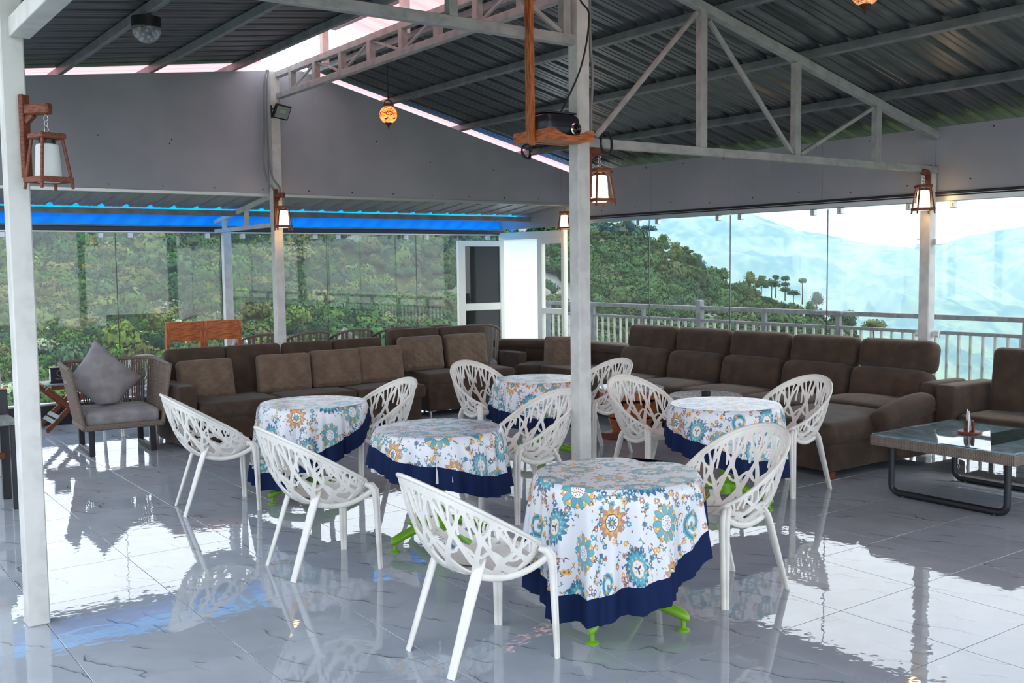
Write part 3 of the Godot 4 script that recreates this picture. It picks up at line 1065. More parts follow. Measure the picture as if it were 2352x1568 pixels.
func build_trees(cm: StandardMaterial3D) -> void:
	M.bark = mat(Color(0.2, 0.17, 0.14), 0.9)
	M.leaf = []
	for c in [Color(0.04, 0.09, 0.05), Color(0.06, 0.115, 0.045), Color(0.11, 0.15, 0.05)]:
		var lm := mat(c.linear_to_srgb(), 0.9)
		lm.vertex_color_use_as_albedo = true
		lm.metallic_specular = 0.1
		M.leaf.append(lm)
	var kinds := []
	for k in 5:  # 0 broad round, 1 umbrella pine, 2 tall lollipop, 3 two-tier pine, 4 open pine
		var tr := MB.new()
		var cr := MB.new()
		tr.tube(PackedVector3Array([Vector3(0, -0.15, 0), Vector3(0.01, 0.35, 0), Vector3(-0.015, 0.7, 0.01), Vector3(0, 0.9, 0)]), [0.03, 0.024, 0.018, 0.008], [0.03, 0.024, 0.018, 0.008], 7)
		var lumps: Array = [
			[[Vector3(0, 0.62, 0), Vector3(0.34, 0.3, 0.34)], [Vector3(0.22, 0.45, 0.1), Vector3(0.24, 0.22, 0.24)], [Vector3(-0.2, 0.5, -0.05), Vector3(0.24, 0.24, 0.24)], [Vector3(0.02, 0.82, 0), Vector3(0.22, 0.17, 0.22)]],
			[[Vector3(0, 0.84, 0), Vector3(0.42, 0.12, 0.42)], [Vector3(0.2, 0.74, 0.05), Vector3(0.25, 0.09, 0.25)], [Vector3(-0.22, 0.7, 0), Vector3(0.24, 0.08, 0.24)]],
			[[Vector3(0, 0.88, 0), Vector3(0.17, 0.1, 0.17)], [Vector3(0.03, 0.82, 0), Vector3(0.12, 0.06, 0.12)]],
			[[Vector3(0, 0.85, 0), Vector3(0.2, 0.13, 0.2)], [Vector3(0.03, 0.58, 0), Vector3(0.22, 0.11, 0.22)], [Vector3(-0.03, 0.35, 0), Vector3(0.26, 0.13, 0.26)]],
			[[Vector3(0.1, 0.9, 0), Vector3(0.18, 0.09, 0.18)], [Vector3(-0.14, 0.76, 0.05), Vector3(0.2, 0.08, 0.2)], [Vector3(0.2, 0.62, 0), Vector3(0.22, 0.08, 0.2)], [Vector3(-0.1, 0.5, -0.1), Vector3(0.16, 0.06, 0.16)]]][k]
		for l in lumps:
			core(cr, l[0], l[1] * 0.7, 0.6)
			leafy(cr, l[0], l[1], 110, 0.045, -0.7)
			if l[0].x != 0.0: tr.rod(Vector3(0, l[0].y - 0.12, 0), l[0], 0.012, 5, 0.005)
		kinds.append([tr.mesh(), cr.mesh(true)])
	# azimuth, crown top elevation, height in degrees, kind, tone
	var list := [[41.55, 2.42, 0.95, 4, 0, "open branched pine at the left end of the ridge line"], [42.35, 2.45, 1.0, 0, 0, "dense round tree on the ridge left of the umbrella pine"], [43.45, 2.15, 1.2, 1, 0, "wide umbrella pine standing up on the ridge line"],
		[42.95, 1.25, 1.5, 3, 0, "dark tiered pine below the umbrella pine"], [44.3, 1.45, 1.1, 0, 1, "broad round tree on the ridge right of the umbrella pine"], [45.0, 1.0, 1.2, 0, 2, "yellowish broad tree on the ridge slope"], [45.6, 0.9, 1.2, 4, 0, "open pine leaning over the ridge slope"],
		[45.15, 0.35, 1.3, 3, 0, "tall dark pine on the slope under the yellowish tree"], [46.1, 0.35, 1.2, 0, 0, "dark rounded tree at the steep end of the ridge slope"], [47.6, -0.4, 0.85, 0, 1, "round bushy tree alone on the ridge slope"],
		[49.0, -0.62, 0.9, 0, 2, "pale rounded tree in the clump above the railing"], [49.6, -0.85, 0.9, 0, 1, "green rounded tree in the clump above the railing"], [50.15, -0.9, 1.3, 1, 0, "dark flat-topped pine in front of the clump above the railing"],
		[50.35, -0.7, 1.1, 2, 0, "thin pine with a small ball crown beside the clump"], [50.85, -0.75, 1.2, 3, 0, "two-tiered thin pine on the low ridge"], [51.75, -0.88, 1.25, 2, 0, "tall lone pine with a tuft crown on the low ridge"], [51.3, -1.5, 0.9, 1, 0, "low umbrella pine near the tall lone pine"],
		[52.5, -1.75, 0.9, 0, 0, "round tree right of the tall lone pine"], [52.2, -2.3, 1.1, 0, 1, "bushy tree below the tall lone pine"], [53.6, -2.75, 0.9, 1, 0, "spreading pine low on the ridge above the top rail"], [54.2, -2.75, 1.1, 0, 0, "dark tree low on the ridge right of the spreading pine"], [55.4, -3.05, 1.5, 1, 2, "pale umbrella pine at the foot of the ridge near the right post"]]
	for t in list:
		var az: float = t[0]
		var r := table(REACH, az) * 0.97
		var hgt := r * (tan(deg_to_rad(t[1])) - tan(deg_to_rad(t[1] - t[2])))
		var a := deg_to_rad(az)
		var top := Vector3(r * sin(a), 1.7 + r * tan(deg_to_rad(t[1])), -r * cos(a))
		var o := thing("tree" if t[3] == 0 else "pine_tree", t[5], "tree", top - Vector3(0, hgt, 0), rng.randf() * TAU, "trees along the ridge")
		var B := Transform3D(Basis.from_scale(Vector3(hgt, hgt, hgt) * (1.0 if t[3] != 0 else 1.15)), Vector3.ZERO)
		obj("trunk", kinds[t[3]][0], M.bark, o, B)
		obj("crown", kinds[t[3]][1], M.leaf[t[4]], o, B)

# ---------------------------------------------------------------------------- printed cloth
var px := PackedByteArray()
const PW := 1024

func dab(x: float, y: float, rx: float, ry: float, turn: float, c: Color, wob := 0.0, teeth := 0) -> void:
	var reach := int(ceil(maxf(rx, ry) * (1.0 + wob))) + 1
	var cs := cos(turn)
	var sn := sin(turn)
	var r8 := c.r8; var g8 := c.g8; var b8 := c.b8
	for j in range(-reach, reach + 1):
		for i in range(-reach, reach + 1):
			var u := (i * cs + j * sn) / rx
			var v := (j * cs - i * sn) / ry
			var d := u * u + v * v
			if teeth > 0:
				var a := atan2(v, u)
				var lim := 1.0 + wob * sin(a * teeth)
				if d > lim * lim: continue
			elif d > 1.0: continue
			var k := (posmod(int(y) + j, PW) * PW + posmod(int(x) + i, PW)) * 3
			px[k] = r8; px[k + 1] = g8; px[k + 2] = b8

func stroke(pts: Array, w: float, c: Color) -> void:
	for k in pts.size() - 1:
		var a: Vector2 = pts[k]
		var b: Vector2 = pts[k + 1]
		var n := int(maxf(1.0, a.distance_to(b) / maxf(w * 0.7, 1.0)))
		for s in n + 1:
			var q := a.lerp(b, float(s) / n)
			dab(q.x, q.y, w, w, 0, c)

func floral() -> ImageTexture:
	var r := RandomNumberGenerator.new()
	r.seed = 12
	px.resize(PW * PW * 3)
	for k in PW * PW:
		px[k * 3] = 226; px[k * 3 + 1] = 229; px[k * 3 + 2] = 238
	var teal := C(84, 168, 186)
	var deep := C(52, 112, 148)
	var gold := C(228, 174, 84)
	var brown := C(106, 70, 66)
	var tan := C(186, 136, 106)
	var white := C(232, 234, 240)
	var mid := []
	for j in 3:
		for i in 3: mid.append(Vector2((i + 0.5) * PW / 3.0 + r.randf_range(-30, 30), (j + 0.5) * PW / 3.0 + (60 if i % 2 else -50) + r.randf_range(-30, 30)))
	# sprigs in between
	for k in 120:
		var p := Vector2(r.randf() * PW, r.randf() * PW)
		var a := r.randf() * TAU
		var pts := [p]
		for s in 7:
			a += r.randf_range(-0.5, 0.5)
			pts.append(pts[-1] + Vector2(cos(a), sin(a)) * 12.0)
		stroke(pts, 2.2, brown)
		for s in range(1, 7, 2):
			var la := a + (1.1 if s % 4 == 1 else -1.1)
			dab(pts[s].x + cos(la) * 12, pts[s].y + sin(la) * 12, 11, 5, la, [brown, deep, brown, teal][(k + s) % 4])
		var e: Vector2 = pts[-1]
		var fc: Color = [gold, teal, deep, tan][k % 4]
		for s in 6:
			var fa := TAU * s / 6.0 + a
			dab(e.x + cos(fa) * 13, e.y + sin(fa) * 13, 9, 7, fa, fc)
		dab(e.x, e.y, 7, 7, 0, white if k % 3 else brown)
	for k in 110:
		var p := Vector2(r.randf() * PW, r.randf() * PW)
		dab(p.x, p.y, r.randf_range(8, 15), 5, r.randf() * TAU, [brown, teal, deep, gold, tan][k % 5])
	for k in 9:
		var p: Vector2 = mid[k]
		var t := r.randf() * TAU
		match [0, 1, 2, 1, 2, 0, 3, 0, 1][k]:
			0:  # scalloped peacock medallion
				dab(p.x, p.y, 128, 104, t, deep, 0.12, 17)
				dab(p.x, p.y, 104, 84, t, teal, 0.10, 15)
				for s in 14:
					var a := TAU * s / 14.0
					dab(p.x + cos(a) * 84, p.y + sin(a) * 70, 7, 7, 0, C(170, 214, 222))
				dab(p.x, p.y, 58, 52, t, gold, 0.05, 8)
				dab(p.x, p.y, 53, 47, t, white, 0.05, 8)
				for s in 3:
					var a := t + TAU * s / 3.0
					dab(p.x + cos(a) * 16, p.y + sin(a) * 16, 18, 7, a, [brown, deep, brown][s])
					dab(p.x + cos(a + 1) * 30, p.y + sin(a + 1) * 30, 5, 5, 0, gold)
			1:  # sunflower with a seeded heart
				for s in 9:
					var a := t + TAU * s / 9.0
					dab(p.x + cos(a) * 92, p.y + sin(a) * 92, 30, 24, a, gold)
					dab(p.x + cos(a) * 94, p.y + sin(a) * 94, 7, 7, a, white)
				for s in 9:
					var a := t + TAU * (s + 0.5) / 9.0
					dab(p.x + cos(a) * 82, p.y + sin(a) * 82, 46, 22, a, deep)
					dab(p.x + cos(a) * 82, p.y + sin(a) * 82, 43, 19, a, teal)
				dab(p.x, p.y, 56, 56, 0, brown)
				dab(p.x, p.y, 53, 53, 0, white)
				for s in 22:
					var a := s * 2.4
					var q := 9.5 * sqrt(s + 0.6)
					dab(p.x + cos(a) * q, p.y + sin(a) * q, 5, 4, a, C(156, 92, 84))
			2:  # tan rosette with a star
				dab(p.x, p.y, 104, 96, t, tan, 0.16, 11)
				dab(p.x, p.y, 76, 68, t, gold, 0.16, 9)
				dab(p.x, p.y, 58, 56, t, brown, 0.04, 8)
				dab(p.x, p.y, 51, 49, t, white, 0.04, 8)
				for s in 10:
					var a := t + TAU * s / 10.0
					dab(p.x + cos(a) * 24, p.y + sin(a) * 24, 17, 6, a, deep)
				dab(p.x, p.y, 13, 13, 0, gold)
			3:  # teal scroll
				var pts := []
				for s in 22:
					var a := t + s * 0.36
					pts.append(p + Vector2(cos(a), sin(a)) * (96.0 - s * 3.6))
				stroke(pts, 20.0, teal)
				stroke(pts, 6.0, deep)
				for s in range(0, 22, 4): dab(pts[s].x + 18, pts[s].y, 15, 11, s, gold)
	var im := Image.create_from_data(PW, PW, false, Image.FORMAT_RGB8, px)
	px = PackedByteArray()
	return ImageTexture.create_from_image(im)

# ---------------------------------------------------------------------------- round tables and their cloths
const TABLES := [
	[Vector3(3.19, 0, -3.58), 0.35, 0.25, 155.0, 62.0, "nearest round table"],
	[Vector3(3.25, 0, -5.27), 0.30, 0.085, 30.0, 88.0, "second table"],
	[Vector3(3.17, 0, -6.88), 0.385, 0.215, 185.0, 95.0, "third table"],
	[Vector3(5.35, 0, -6.99), 0.34, 0.06, 120.0, 40.0, "fourth table"],
	[Vector3(5.36, 0, -4.88), 0.37, 0.12, 60.0, 70.0, "fifth table"]]
const TOP := 0.7155

func cloth_sheet(t: Array, sd: int, hem: bool) -> MB:
	var f := FastNoiseLite.new()
	f.seed = 60 + sd
	f.frequency = 0.55
	f.fractal_octaves = 2
	var nu := 181
	var m := MB.new()
	var p := PackedVector3Array()
	var uv := PackedVector2Array()
	var rows := [] # distance from the middle over the cloth, as (ring, share of the drop)
	if hem: rows = [0.0, 0.25, 0.5, 0.75, 1.0]
	else:
		for k in 22: rows.append(k / 21.0)
	var r0 := 0.39
	var tops := [0.001, 0.14, 0.26, 0.34, 0.375]
	if not hem:
		for q in tops:
			for i in nu:
				var a := TAU * i / (nu - 1)
				p.append(Vector3(cos(a) * q, TOP, sin(a) * q))
				uv.append(Vector2(cos(a) * q, sin(a) * q) / 0.70 + Vector2(0.137 * sd, 0.31 * sd))
	for q in rows:
		for i in nu:
			var a := TAU * i / (nu - 1)
			var drop: float = t[1] + t[2] * cos(a - deg_to_rad(t[3])) + 0.012 * sin(a * 5.0 + sd)
			var s: float = drop - 0.125 + 0.125 * q if hem else (drop - 0.122) * q
			var fold := f.get_noise_2d(cos(a) * 9.0, sin(a) * 9.0) * 1.25 + 0.55 * sin(a * 11.0 + sd * 2.0 + 1.5 * sin(a * 2.0 + sd))
			fold = fold + 0.35 * fold * absf(fold)
			var depth := clampf(s / 0.5, 0.0, 1.2)
			var bend := 1.0 - exp(-s * 40.0)
			var rad := r0 - 0.012 * (1.0 - bend) + 0.012 * bend + 0.055 * depth * (0.5 if t[1] > 0.33 else 1.0) + 0.036 * fold * pow(depth, 0.8) + (0.0015 if hem else 0.0)
			var swing := 0.05 * depth * sin(a * 9.0 + sd)
			var y := TOP - maxf(0.0, s - 0.004 * (1.0 - bend))
			p.append(Vector3(cos(a + swing * 0.4) * rad, y, sin(a + swing * 0.4) * rad))
			uv.append(Vector2(cos(a), sin(a)) * (r0 + s) / 0.70 + Vector2(0.137 * sd, 0.31 * sd))
	m.sheet(p, nu, rows.size() + (0 if hem else tops.size()), true, false, uv, false)
	return m

func build_tables() -> void:
	var print_ := mat(Color.WHITE, 0.5)
	print_.albedo_texture = floral()
	print_.metallic_specular = 0.5
	print_.clearcoat_enabled = true
	print_.clearcoat = 0.9
	print_.clearcoat_roughness = 0.28
	print_.backlight_enabled = true
	print_.backlight = Color(0.12, 0.12, 0.12)
	M.print = print_
	M.navy = mat(C(26, 40, 78), 0.85)
	M.navy.metallic_specular = 0.25
	M.lining = mat(C(232, 233, 240), 0.9)
	var labels := ["blue flowered tablecloth with a deep navy hem on the nearest round table", "blue flowered tablecloth hanging short and even over the second table from the camera", "blue flowered tablecloth hanging slantwise, lowest at left, before the quilted sofa", "blue flowered tablecloth partly hidden behind the middle white post", "blue flowered tablecloth between the middle post and the brown corner sofa"]
	var under := ["green four-footed table under the nearest flowered cloth", "green four-footed table under the short hanging second cloth", "green four-footed table under the slantwise hanging cloth before the sofa", "green four-footed table behind the middle white post", "green four-footed table under the cloth beside the brown corner sofa"]
	var proto: Node3D
	for k in 5:
		var t: Array = TABLES[k]
		if proto == null:
			proto = thing("round_table", under[k], "table", t[0], -deg_to_rad(t[4]), "round tables under flowered cloths")
			var m := MB.new()
			m.turned(PackedVector2Array([Vector2(0.001, 0.688), Vector2(0.37, 0.688), Vector2(0.378, 0.695), Vector2(0.378, 0.708), Vector2(0.001, 0.71)]), Transform3D(), 40)
			obj("tabletop", m, M.plastic, proto)
			m = MB.new()
			m.turned(PackedVector2Array([Vector2(0.001, 0.085), Vector2(0.06, 0.085), Vector2(0.06, 0.16), Vector2(0.034, 0.19), Vector2(0.034, 0.63), Vector2(0.09, 0.687), Vector2(0.001, 0.688)]), Transform3D(), 20)
			obj("column", m, M.green, proto)
			for q in 4:
				var leg := MB.new()
				var a := TAU * q / 4
				var d := Vector3(cos(a), 0, sin(a))
				var pts := PackedVector3Array([d * 0.03 + Vector3(0, 0.135, 0), d * 0.12 + Vector3(0, 0.13, 0), d * 0.2 + Vector3(0, 0.112, 0), d * 0.28 + Vector3(0, 0.088, 0), d * 0.325 + Vector3(0, 0.072, 0), d * 0.345 + Vector3(0, 0.058, 0), d * 0.35 + Vector3(0, 0.05, 0)])
				leg.tube(pts, [0.024, 0.026, 0.027, 0.028, 0.026, 0.018, 0.006], [0.03, 0.03, 0.028, 0.026, 0.024, 0.016, 0.005], 12)
				leg.rod(d * 0.325 + Vector3(0, 0.012, 0), d * 0.325 + Vector3(0, 0.06, 0), 0.011, 10)
				leg.turned(PackedVector2Array([Vector2(0.03, 0.0), Vector2(0.03, 0.007), Vector2(0.014, 0.014), Vector2(0.001, 0.014)]), T(d * 0.325), 16)
				obj("leg", leg, M.green, proto)
		else:
			dup(proto, t[0], -deg_to_rad(t[4]), under[k])
		var c := thing("tablecloth", labels[k], "tablecloth", t[0], 0.0, "flowered tablecloths")
		obj("cloth", cloth_sheet(t, k, false), M.print, c)
		obj("hem", cloth_sheet(t, k, true), M.navy, c)
		if k == 1:
			var lt: Array = t.duplicate()
			lt[1] = t[1] + 0.05; lt[2] = 0.02; lt[3] = 140.0
			var l := cloth_sheet(lt, 9, false)
			obj("white_underlay", l, M.lining, c, Transform3D(Basis.from_scale(Vector3(0.975, 0.985, 0.975)), Vector3(0, 0.004, 0)))

# ---------------------------------------------------------------------------- white web-backed tub chairs
func spow(v: float, e: float) -> float: return signf(v) * pow(absf(v), e)

func rim_at(a: float) -> Vector3:  # a = 0 at the top of the back
	var c := cos(a)
	var s := sin(a)
	var x := -0.055 - 0.295 * (c if c > 0 else -pow(-c, 0.7))
	var z := 0.265 * spow(s, 1.0 if c > 0 else 0.7)
	var y := 0.826 - 0.593 * (x + 0.35)
	var front := clampf((absf(a) - 2.35) / 0.6, 0.0, 1.0)
	y -= 0.045 * front * front * (3.0 - 2.0 * front)
	return Vector3(x, y, z)

func seat_at(a: float) -> Vector3:
	var c := cos(a)
	var s := sin(a)
	var front := clampf((absf(a) - 1.7) / 1.2, 0.0, 1.0)
	return Vector3(0.035 - 0.165 * (c if c > 0 else -pow(-c, 0.75)), 0.395 + 0.03 * front, 0.185 * spow(s, 1.0 if c > 0 else 0.7))

func shell_at(a: float, t: float) -> Vector3:
	var s := seat_at(a)
	var r := rim_at(a)
	var m := Vector3(lerpf(s.x, r.x, 0.62), s.y + 0.05 * (r.y - s.y) / 0.43, lerpf(s.z, r.z, 0.62))
	return s.lerp(m, t).lerp(m.lerp(r, t), t)

func shell_mesh() -> MB:
	var r := RandomNumberGenerator.new()
	r.seed = 4
	var NA := 264
	var NT := 42
	var P := PackedVector3Array()
	var N := PackedVector3Array()
	for j in NT + 1:
		for i in NA + 1:
			P.append(shell_at(-PI + TAU * i / NA, float(j) / NT))
	for j in NT + 1:
		for i in NA + 1:
			var i0 := (i + NA - 1) % NA
			var i1 := (i + 1) % NA
			var du := P[i1 + j * (NA + 1)] - P[i0 + j * (NA + 1)]
			var dv := P[i + mini(j + 1, NT) * (NA + 1)] - P[i + maxi(j - 1, 0) * (NA + 1)]
			N.append(du.cross(dv).normalized())
	# the web: pairs of arcs fork from each trunk and cross those of its neighbours, short spokes fill in under the rim
	var lines := []
	var sp := 29.0
	for k in 10:
		var a0 := -130.5 + sp * k
		for side in [-1.0, 1.0]:
			var j1 := r.randf_range(-3.0, 3.0)
			var j2 := r.randf_range(-4.0, 4.0)
			var l := []
			for s in 15:
				var t := s / 14.0
				var off := 0.0
				if t > 0.08: off = pow((t - 0.08) / 0.92, 1.25) * (sp * 1.55)
				l.append([a0 + side * (2.5 + off) + j1 * sin(t * PI) + j2 * sin(t * TAU), t, lerpf(0.0215, 0.0064, clampf(pow(t * 1.2, 0.8), 0.0, 1.0))])
			lines.append(l)
	for k in 44:
		var a0 := -150.0 + 300.0 * k / 43.0 + r.randf_range(-1.2, 1.2)
		var t0 := r.randf_range(0.70, 0.80) if k % 2 == 0 else r.randf_range(0.60, 0.72)
		var lean := r.randf_range(3.0, 7.0) * (1.0 if (k / 2) % 2 == 0 else -1.0)
		var l := []
		for s in 6:
			var q := s / 5.0
			l.append([a0 + lean * (q * q - 0.4), lerpf(t0, 1.0, q), 0.0052])
		lines.append(l)
	for k in 20:  # cross links in the middle
		var a0 := -138.0 + 276.0 * k / 19.0
		var l := []
		for s in 7:
			var q := s / 6.0
			l.append([a0 + lerpf(-8.0, 8.0, q), 0.545 + 0.05 * sin(q * PI) * (1.0 if k % 2 else -1.0) + r.randf_range(-0.005, 0.005), 0.0058])
		lines.append(l)
	var F := PackedFloat32Array()
	F.resize(P.size())
	F.fill(0.05)
	for l in lines:
		for s in l.size() - 1:
			var a0: float = deg_to_rad(l[s][0])
			var a1: float = deg_to_rad(l[s + 1][0])
			var t0: float = l[s][1]
			var t1: float = l[s + 1][1]
			var p0 := shell_at(a0, t0)
			var p1 := shell_at(a1, t1)
			var w0: float = l[s][2]
			var w1: float = l[s + 1][2]
			var ilo := int((minf(a0, a1) + PI) / TAU * NA) - 6
			var ihi := int((maxf(a0, a1) + PI) / TAU * NA) + 7
			var jlo := maxi(int(minf(t0, t1) * NT) - 3, 0)
			var jhi := mini(int(maxf(t0, t1) * NT) + 4, NT)
			var d := p1 - p0
			var dd := d.length_squared()
			for j in range(jlo, jhi + 1):
				for i in range(ilo, ihi + 1):
					var k := posmod(i, NA) + j * (NA + 1)
					var q := clampf((P[k] - p0).dot(d) / dd, 0.0, 1.0)
					var v := P[k].distance_to(p0 + d * q) - lerpf(w0, w1, q)
					if v < F[k]: F[k] = v
	for j in NT + 1:
		for i in NA + 1:
			var k := i + j * (NA + 1)
			if i == NA: F[k] = F[j * (NA + 1)]
			var a := absf(-180.0 + 360.0 * i / NA)
			var t := float(j) / NT
			if t > 0.945 or t < 0.03: F[k] = minf(F[k], -0.004)
			if a > 152.0: F[k] = minf(F[k], -0.004)
	var m := MB.new()
	var th := 0.0045
	for j in NT:
		for i in NA:
			var c := [i + j * (NA + 1), i + 1 + j * (NA + 1), i + 1 + (j + 1) * (NA + 1), i + (j + 1) * (NA + 1)]
			var inside := 0
			for q in c:
				if F[q] < 0.0: inside += 1
			if inside == 0: continue
			var pp := []
			var nn := []
			var cut := []
			for e in 4:
				var k0: int = c[e]
				var k1: int = c[(e + 1) % 4]
				if F[k0] < 0.0:
					pp.append(P[k0]); nn.append(N[k0]); cut.append(false)
				if (F[k0] < 0.0) != (F[k1] < 0.0):
					var q := F[k0] / (F[k0] - F[k1])
					pp.append(P[k0].lerp(P[k1], q)); nn.append(N[k0].lerp(N[k1], q).normalized()); cut.append(true)
			var top := []
			var bot := []
			for q in pp.size():
				top.append(m.put(pp[q] + nn[q] * th, nn[q]))
			for q in pp.size():
				bot.append(m.put(pp[q] - nn[q] * th, -nn[q]))
			for q in range(1, pp.size() - 1):
				m.face(top[0], top[q], top[q + 1])
				m.face(bot[0], bot[q + 1], bot[q])
			for q in pp.size():
				var q1 := (q + 1) % pp.size()
				if cut[q] and cut[q1]:
					m.quad(pp[q] + nn[q] * th, pp[q] - nn[q] * th, pp[q1] - nn[q1] * th, pp[q1] + nn[q1] * th)
	return m

func build_chairs() -> void:
	var c := thing("tub_chair", "nearest white web-backed chair, its back to the camera at left of the nearest table", "chair", Vector3.ZERO, 0.0, "white web-backed chairs")
	obj("shell", shell_mesh(), M.plastic, c)
	var m := MB.new()
	var pts := PackedVector3Array()
	var rx := []
	var ry := []
	for k in 96:
		var a := -PI + TAU * k / 96
		pts.append(rim_at(a))
		rx.append(0.0125)
		ry.append(0.0095 if absf(a) < 2.4 else 0.013)
	m.tube(pts, rx, ry, 10, true, Vector3(0.51, 0.86, 0))
	obj("rim", m, M.plastic, c)
	m = MB.new()
	var p := PackedVector3Array()
	var nu := 49
	var rows := [1.02, 0.8, 0.55, 0.3, 0.001]
	for s in [0, 1]:
		p = PackedVector3Array()
		for q in rows:
			for i in nu:
				var a := TAU * i / (nu - 1)
				var e := seat_at(a)
				var mid := Vector3(0.04, 0.393, 0)
				var b := mid.lerp(e, q)
				b.y = lerpf(mid.y - 0.006, e.y, q * q) - s * 0.010
				p.append(b)
		m.sheet(p, nu, rows.size(), true, false, PackedVector2Array(), s == 1)
	obj("seat", m, M.plastic, c)
	m = MB.new()
	for s in [-1.0, 1.0]:  # side rails under the shell
		var q := PackedVector3Array()
		for k in 9:
			var f := k / 8.0
			q.append(Vector3(lerpf(-0.125, 0.225, f), 0.408 - 0.05 * sin(f * PI * 0.75) + 0.075 * f * f, s * lerpf(0.165, 0.222, f)))
		m.tube(q, 0.010, 0.016, 8)
	var q2 := PackedVector3Array()
	for k in 9:
		var f := k / 8.0 * 2.0 - 1.0
		q2.append(Vector3(0.232 + 0.012 * (1.0 - f * f), 0.437 - 0.012 * (1.0 - f * f), 0.215 * f))
	m.tube(q2, 0.010, 0.022, 8)
	obj("apron", m, M.plastic, c)
	for s in [-1.0, 1.0]:
		m = MB.new()
		for o in [-1.0, 1.0]:
			var d := Vector3(0.004 * o, 0, 0.010 * o * s)
			m.tube(PackedVector3Array([Vector3(-0.075, 0.475, s * 0.178) + d * 0.5, Vector3(-0.112, 0.41, s * 0.181) + d, Vector3(-0.13, 0.36, s * 0.183) + d, Vector3(-0.25, 0.0, s * 0.195) + d * 0.75]), [0.008, 0.0135, 0.0135, 0.0095], [0.01, 0.021, 0.021, 0.014], 10, false, Vector3(0, 0, 1))
		obj("leg", m, M.plastic, c)
		m = MB.new()
		for o in [-1.0, 1.0]:
			var d := Vector3(0.009 * o, 0, -0.006 * o * s)
			m.tube(PackedVector3Array([Vector3(0.185, 0.485, s * 0.205) + d * 0.4, Vector3(0.216, 0.475, s * 0.216) + d * 0.8, Vector3(0.236, 0.445, s * 0.226) + d, Vector3(0.241, 0.38, s * 0.23) + d, Vector3(0.25, 0.0, s * 0.245) + d * 0.75]), [0.012, 0.018, 0.018, 0.0145, 0.0095], [0.012, 0.018, 0.019, 0.0165, 0.013], 10, false, Vector3(0, 0, 1))
		obj("leg", m, M.plastic, c)
	var spots := [[2.443, -3.654, -3.6, ""], [2.462, -5.285, -2.1, "white web-backed chair drawn up at left of the short-clothed second table"], [2.495, -7.075, -9.3, "leftmost white web-backed chair beside the slantwise tablecloth, back to the armchair"],
		[3.967, -3.605, 177.7, "white web-backed chair at right of the nearest table, facing left"], [4.15, -5.56, 176.0, "white web-backed chair just left of the middle post, seat towards the second table"], [3.661, -6.886, 182.2, "white web-backed chair between the slantwise tablecloth and the quilted sofa end"],
		[5.108, -7.473, -88.9, "white web-backed chair behind the fourth table, in front of the quilted sofa"], [5.966, -6.97, 181.9, "white web-backed chair half hidden right behind the middle post"], [5.338, -5.614, -91.6, "white web-backed chair right of the middle post, facing the fifth table"],
		[6.103, -4.932, 181.0, "white web-backed chair right of the fifth table, beside the chaise"], [3.02, -10.95, 92.0, "white web-backed chair whose top rises behind the rope armchair"]]
	for k in spots.size():
		var s: Array = spots[k]
		if k == 0:
			c.position = Vector3(s[0], 0, s[1])
			c.rotation.y = deg_to_rad(s[2])
		else:
			dup(c, Vector3(s[0], 0, s[1]), deg_to_rad(s[2]), s[3])

# ---------------------------------------------------------------------------- sofas
func soft(parent: Node, nm: String, at: Vector3, size: Vector3, r := 0.05, bulge := Vector3.ZERO, turn := Vector3.ZERO, mt: Material = null, shape: Variant = null) -> MeshInstance3D:
	var m := MB.new()
	m.rbox(T(at, turn), size, r, 5, bulge, shape)
	return obj(nm, m, M.suede if mt == null else mt, parent)

# a cushion quilted in diamonds on its front (+z) face
func quilt_mesh(w: float, h: float, d: float) -> MB:
	var m := MB.new()
	m.rbox(T(Vector3(0, 0, -0.012)), Vector3(w, h, d - 0.01), 0.045, 4, Vector3(0, 0, 0.01))
	var nu := 61
	var nv := 49
	var p := PackedVector3Array()
	for j in nv:
		for i in nu:
			var u := float(i) / (nu - 1) * 2.0 - 1.0
			var v := float(j) / (nv - 1) * 2.0 - 1.0
			var x := u * w * 0.455
			var y := v * h * 0.45
			var a := (x * 0.75 + y) / 0.092
			var b := (x * 0.75 - y) / 0.092
			var groove := minf(absf(a - roundf(a)), absf(b - roundf(b)))
			var puff := 0.007 * (1.0 - exp(-pow(groove * 5.0, 2.0)))
			var edge := minf(1.0 - absf(u), 1.0 - absf(v))
			p.append(Vector3(x, y, d / 2 - 0.012 + puff * clampf(edge * 12.0, 0.0, 1.0) + 0.016 * clampf(edge * 8.0, 0.0, 1.0) + 0.012 * (1.0 - u * u) * (1.0 - v * v) - 0.014))
	m.sheet(p, nu, nv)
	return m

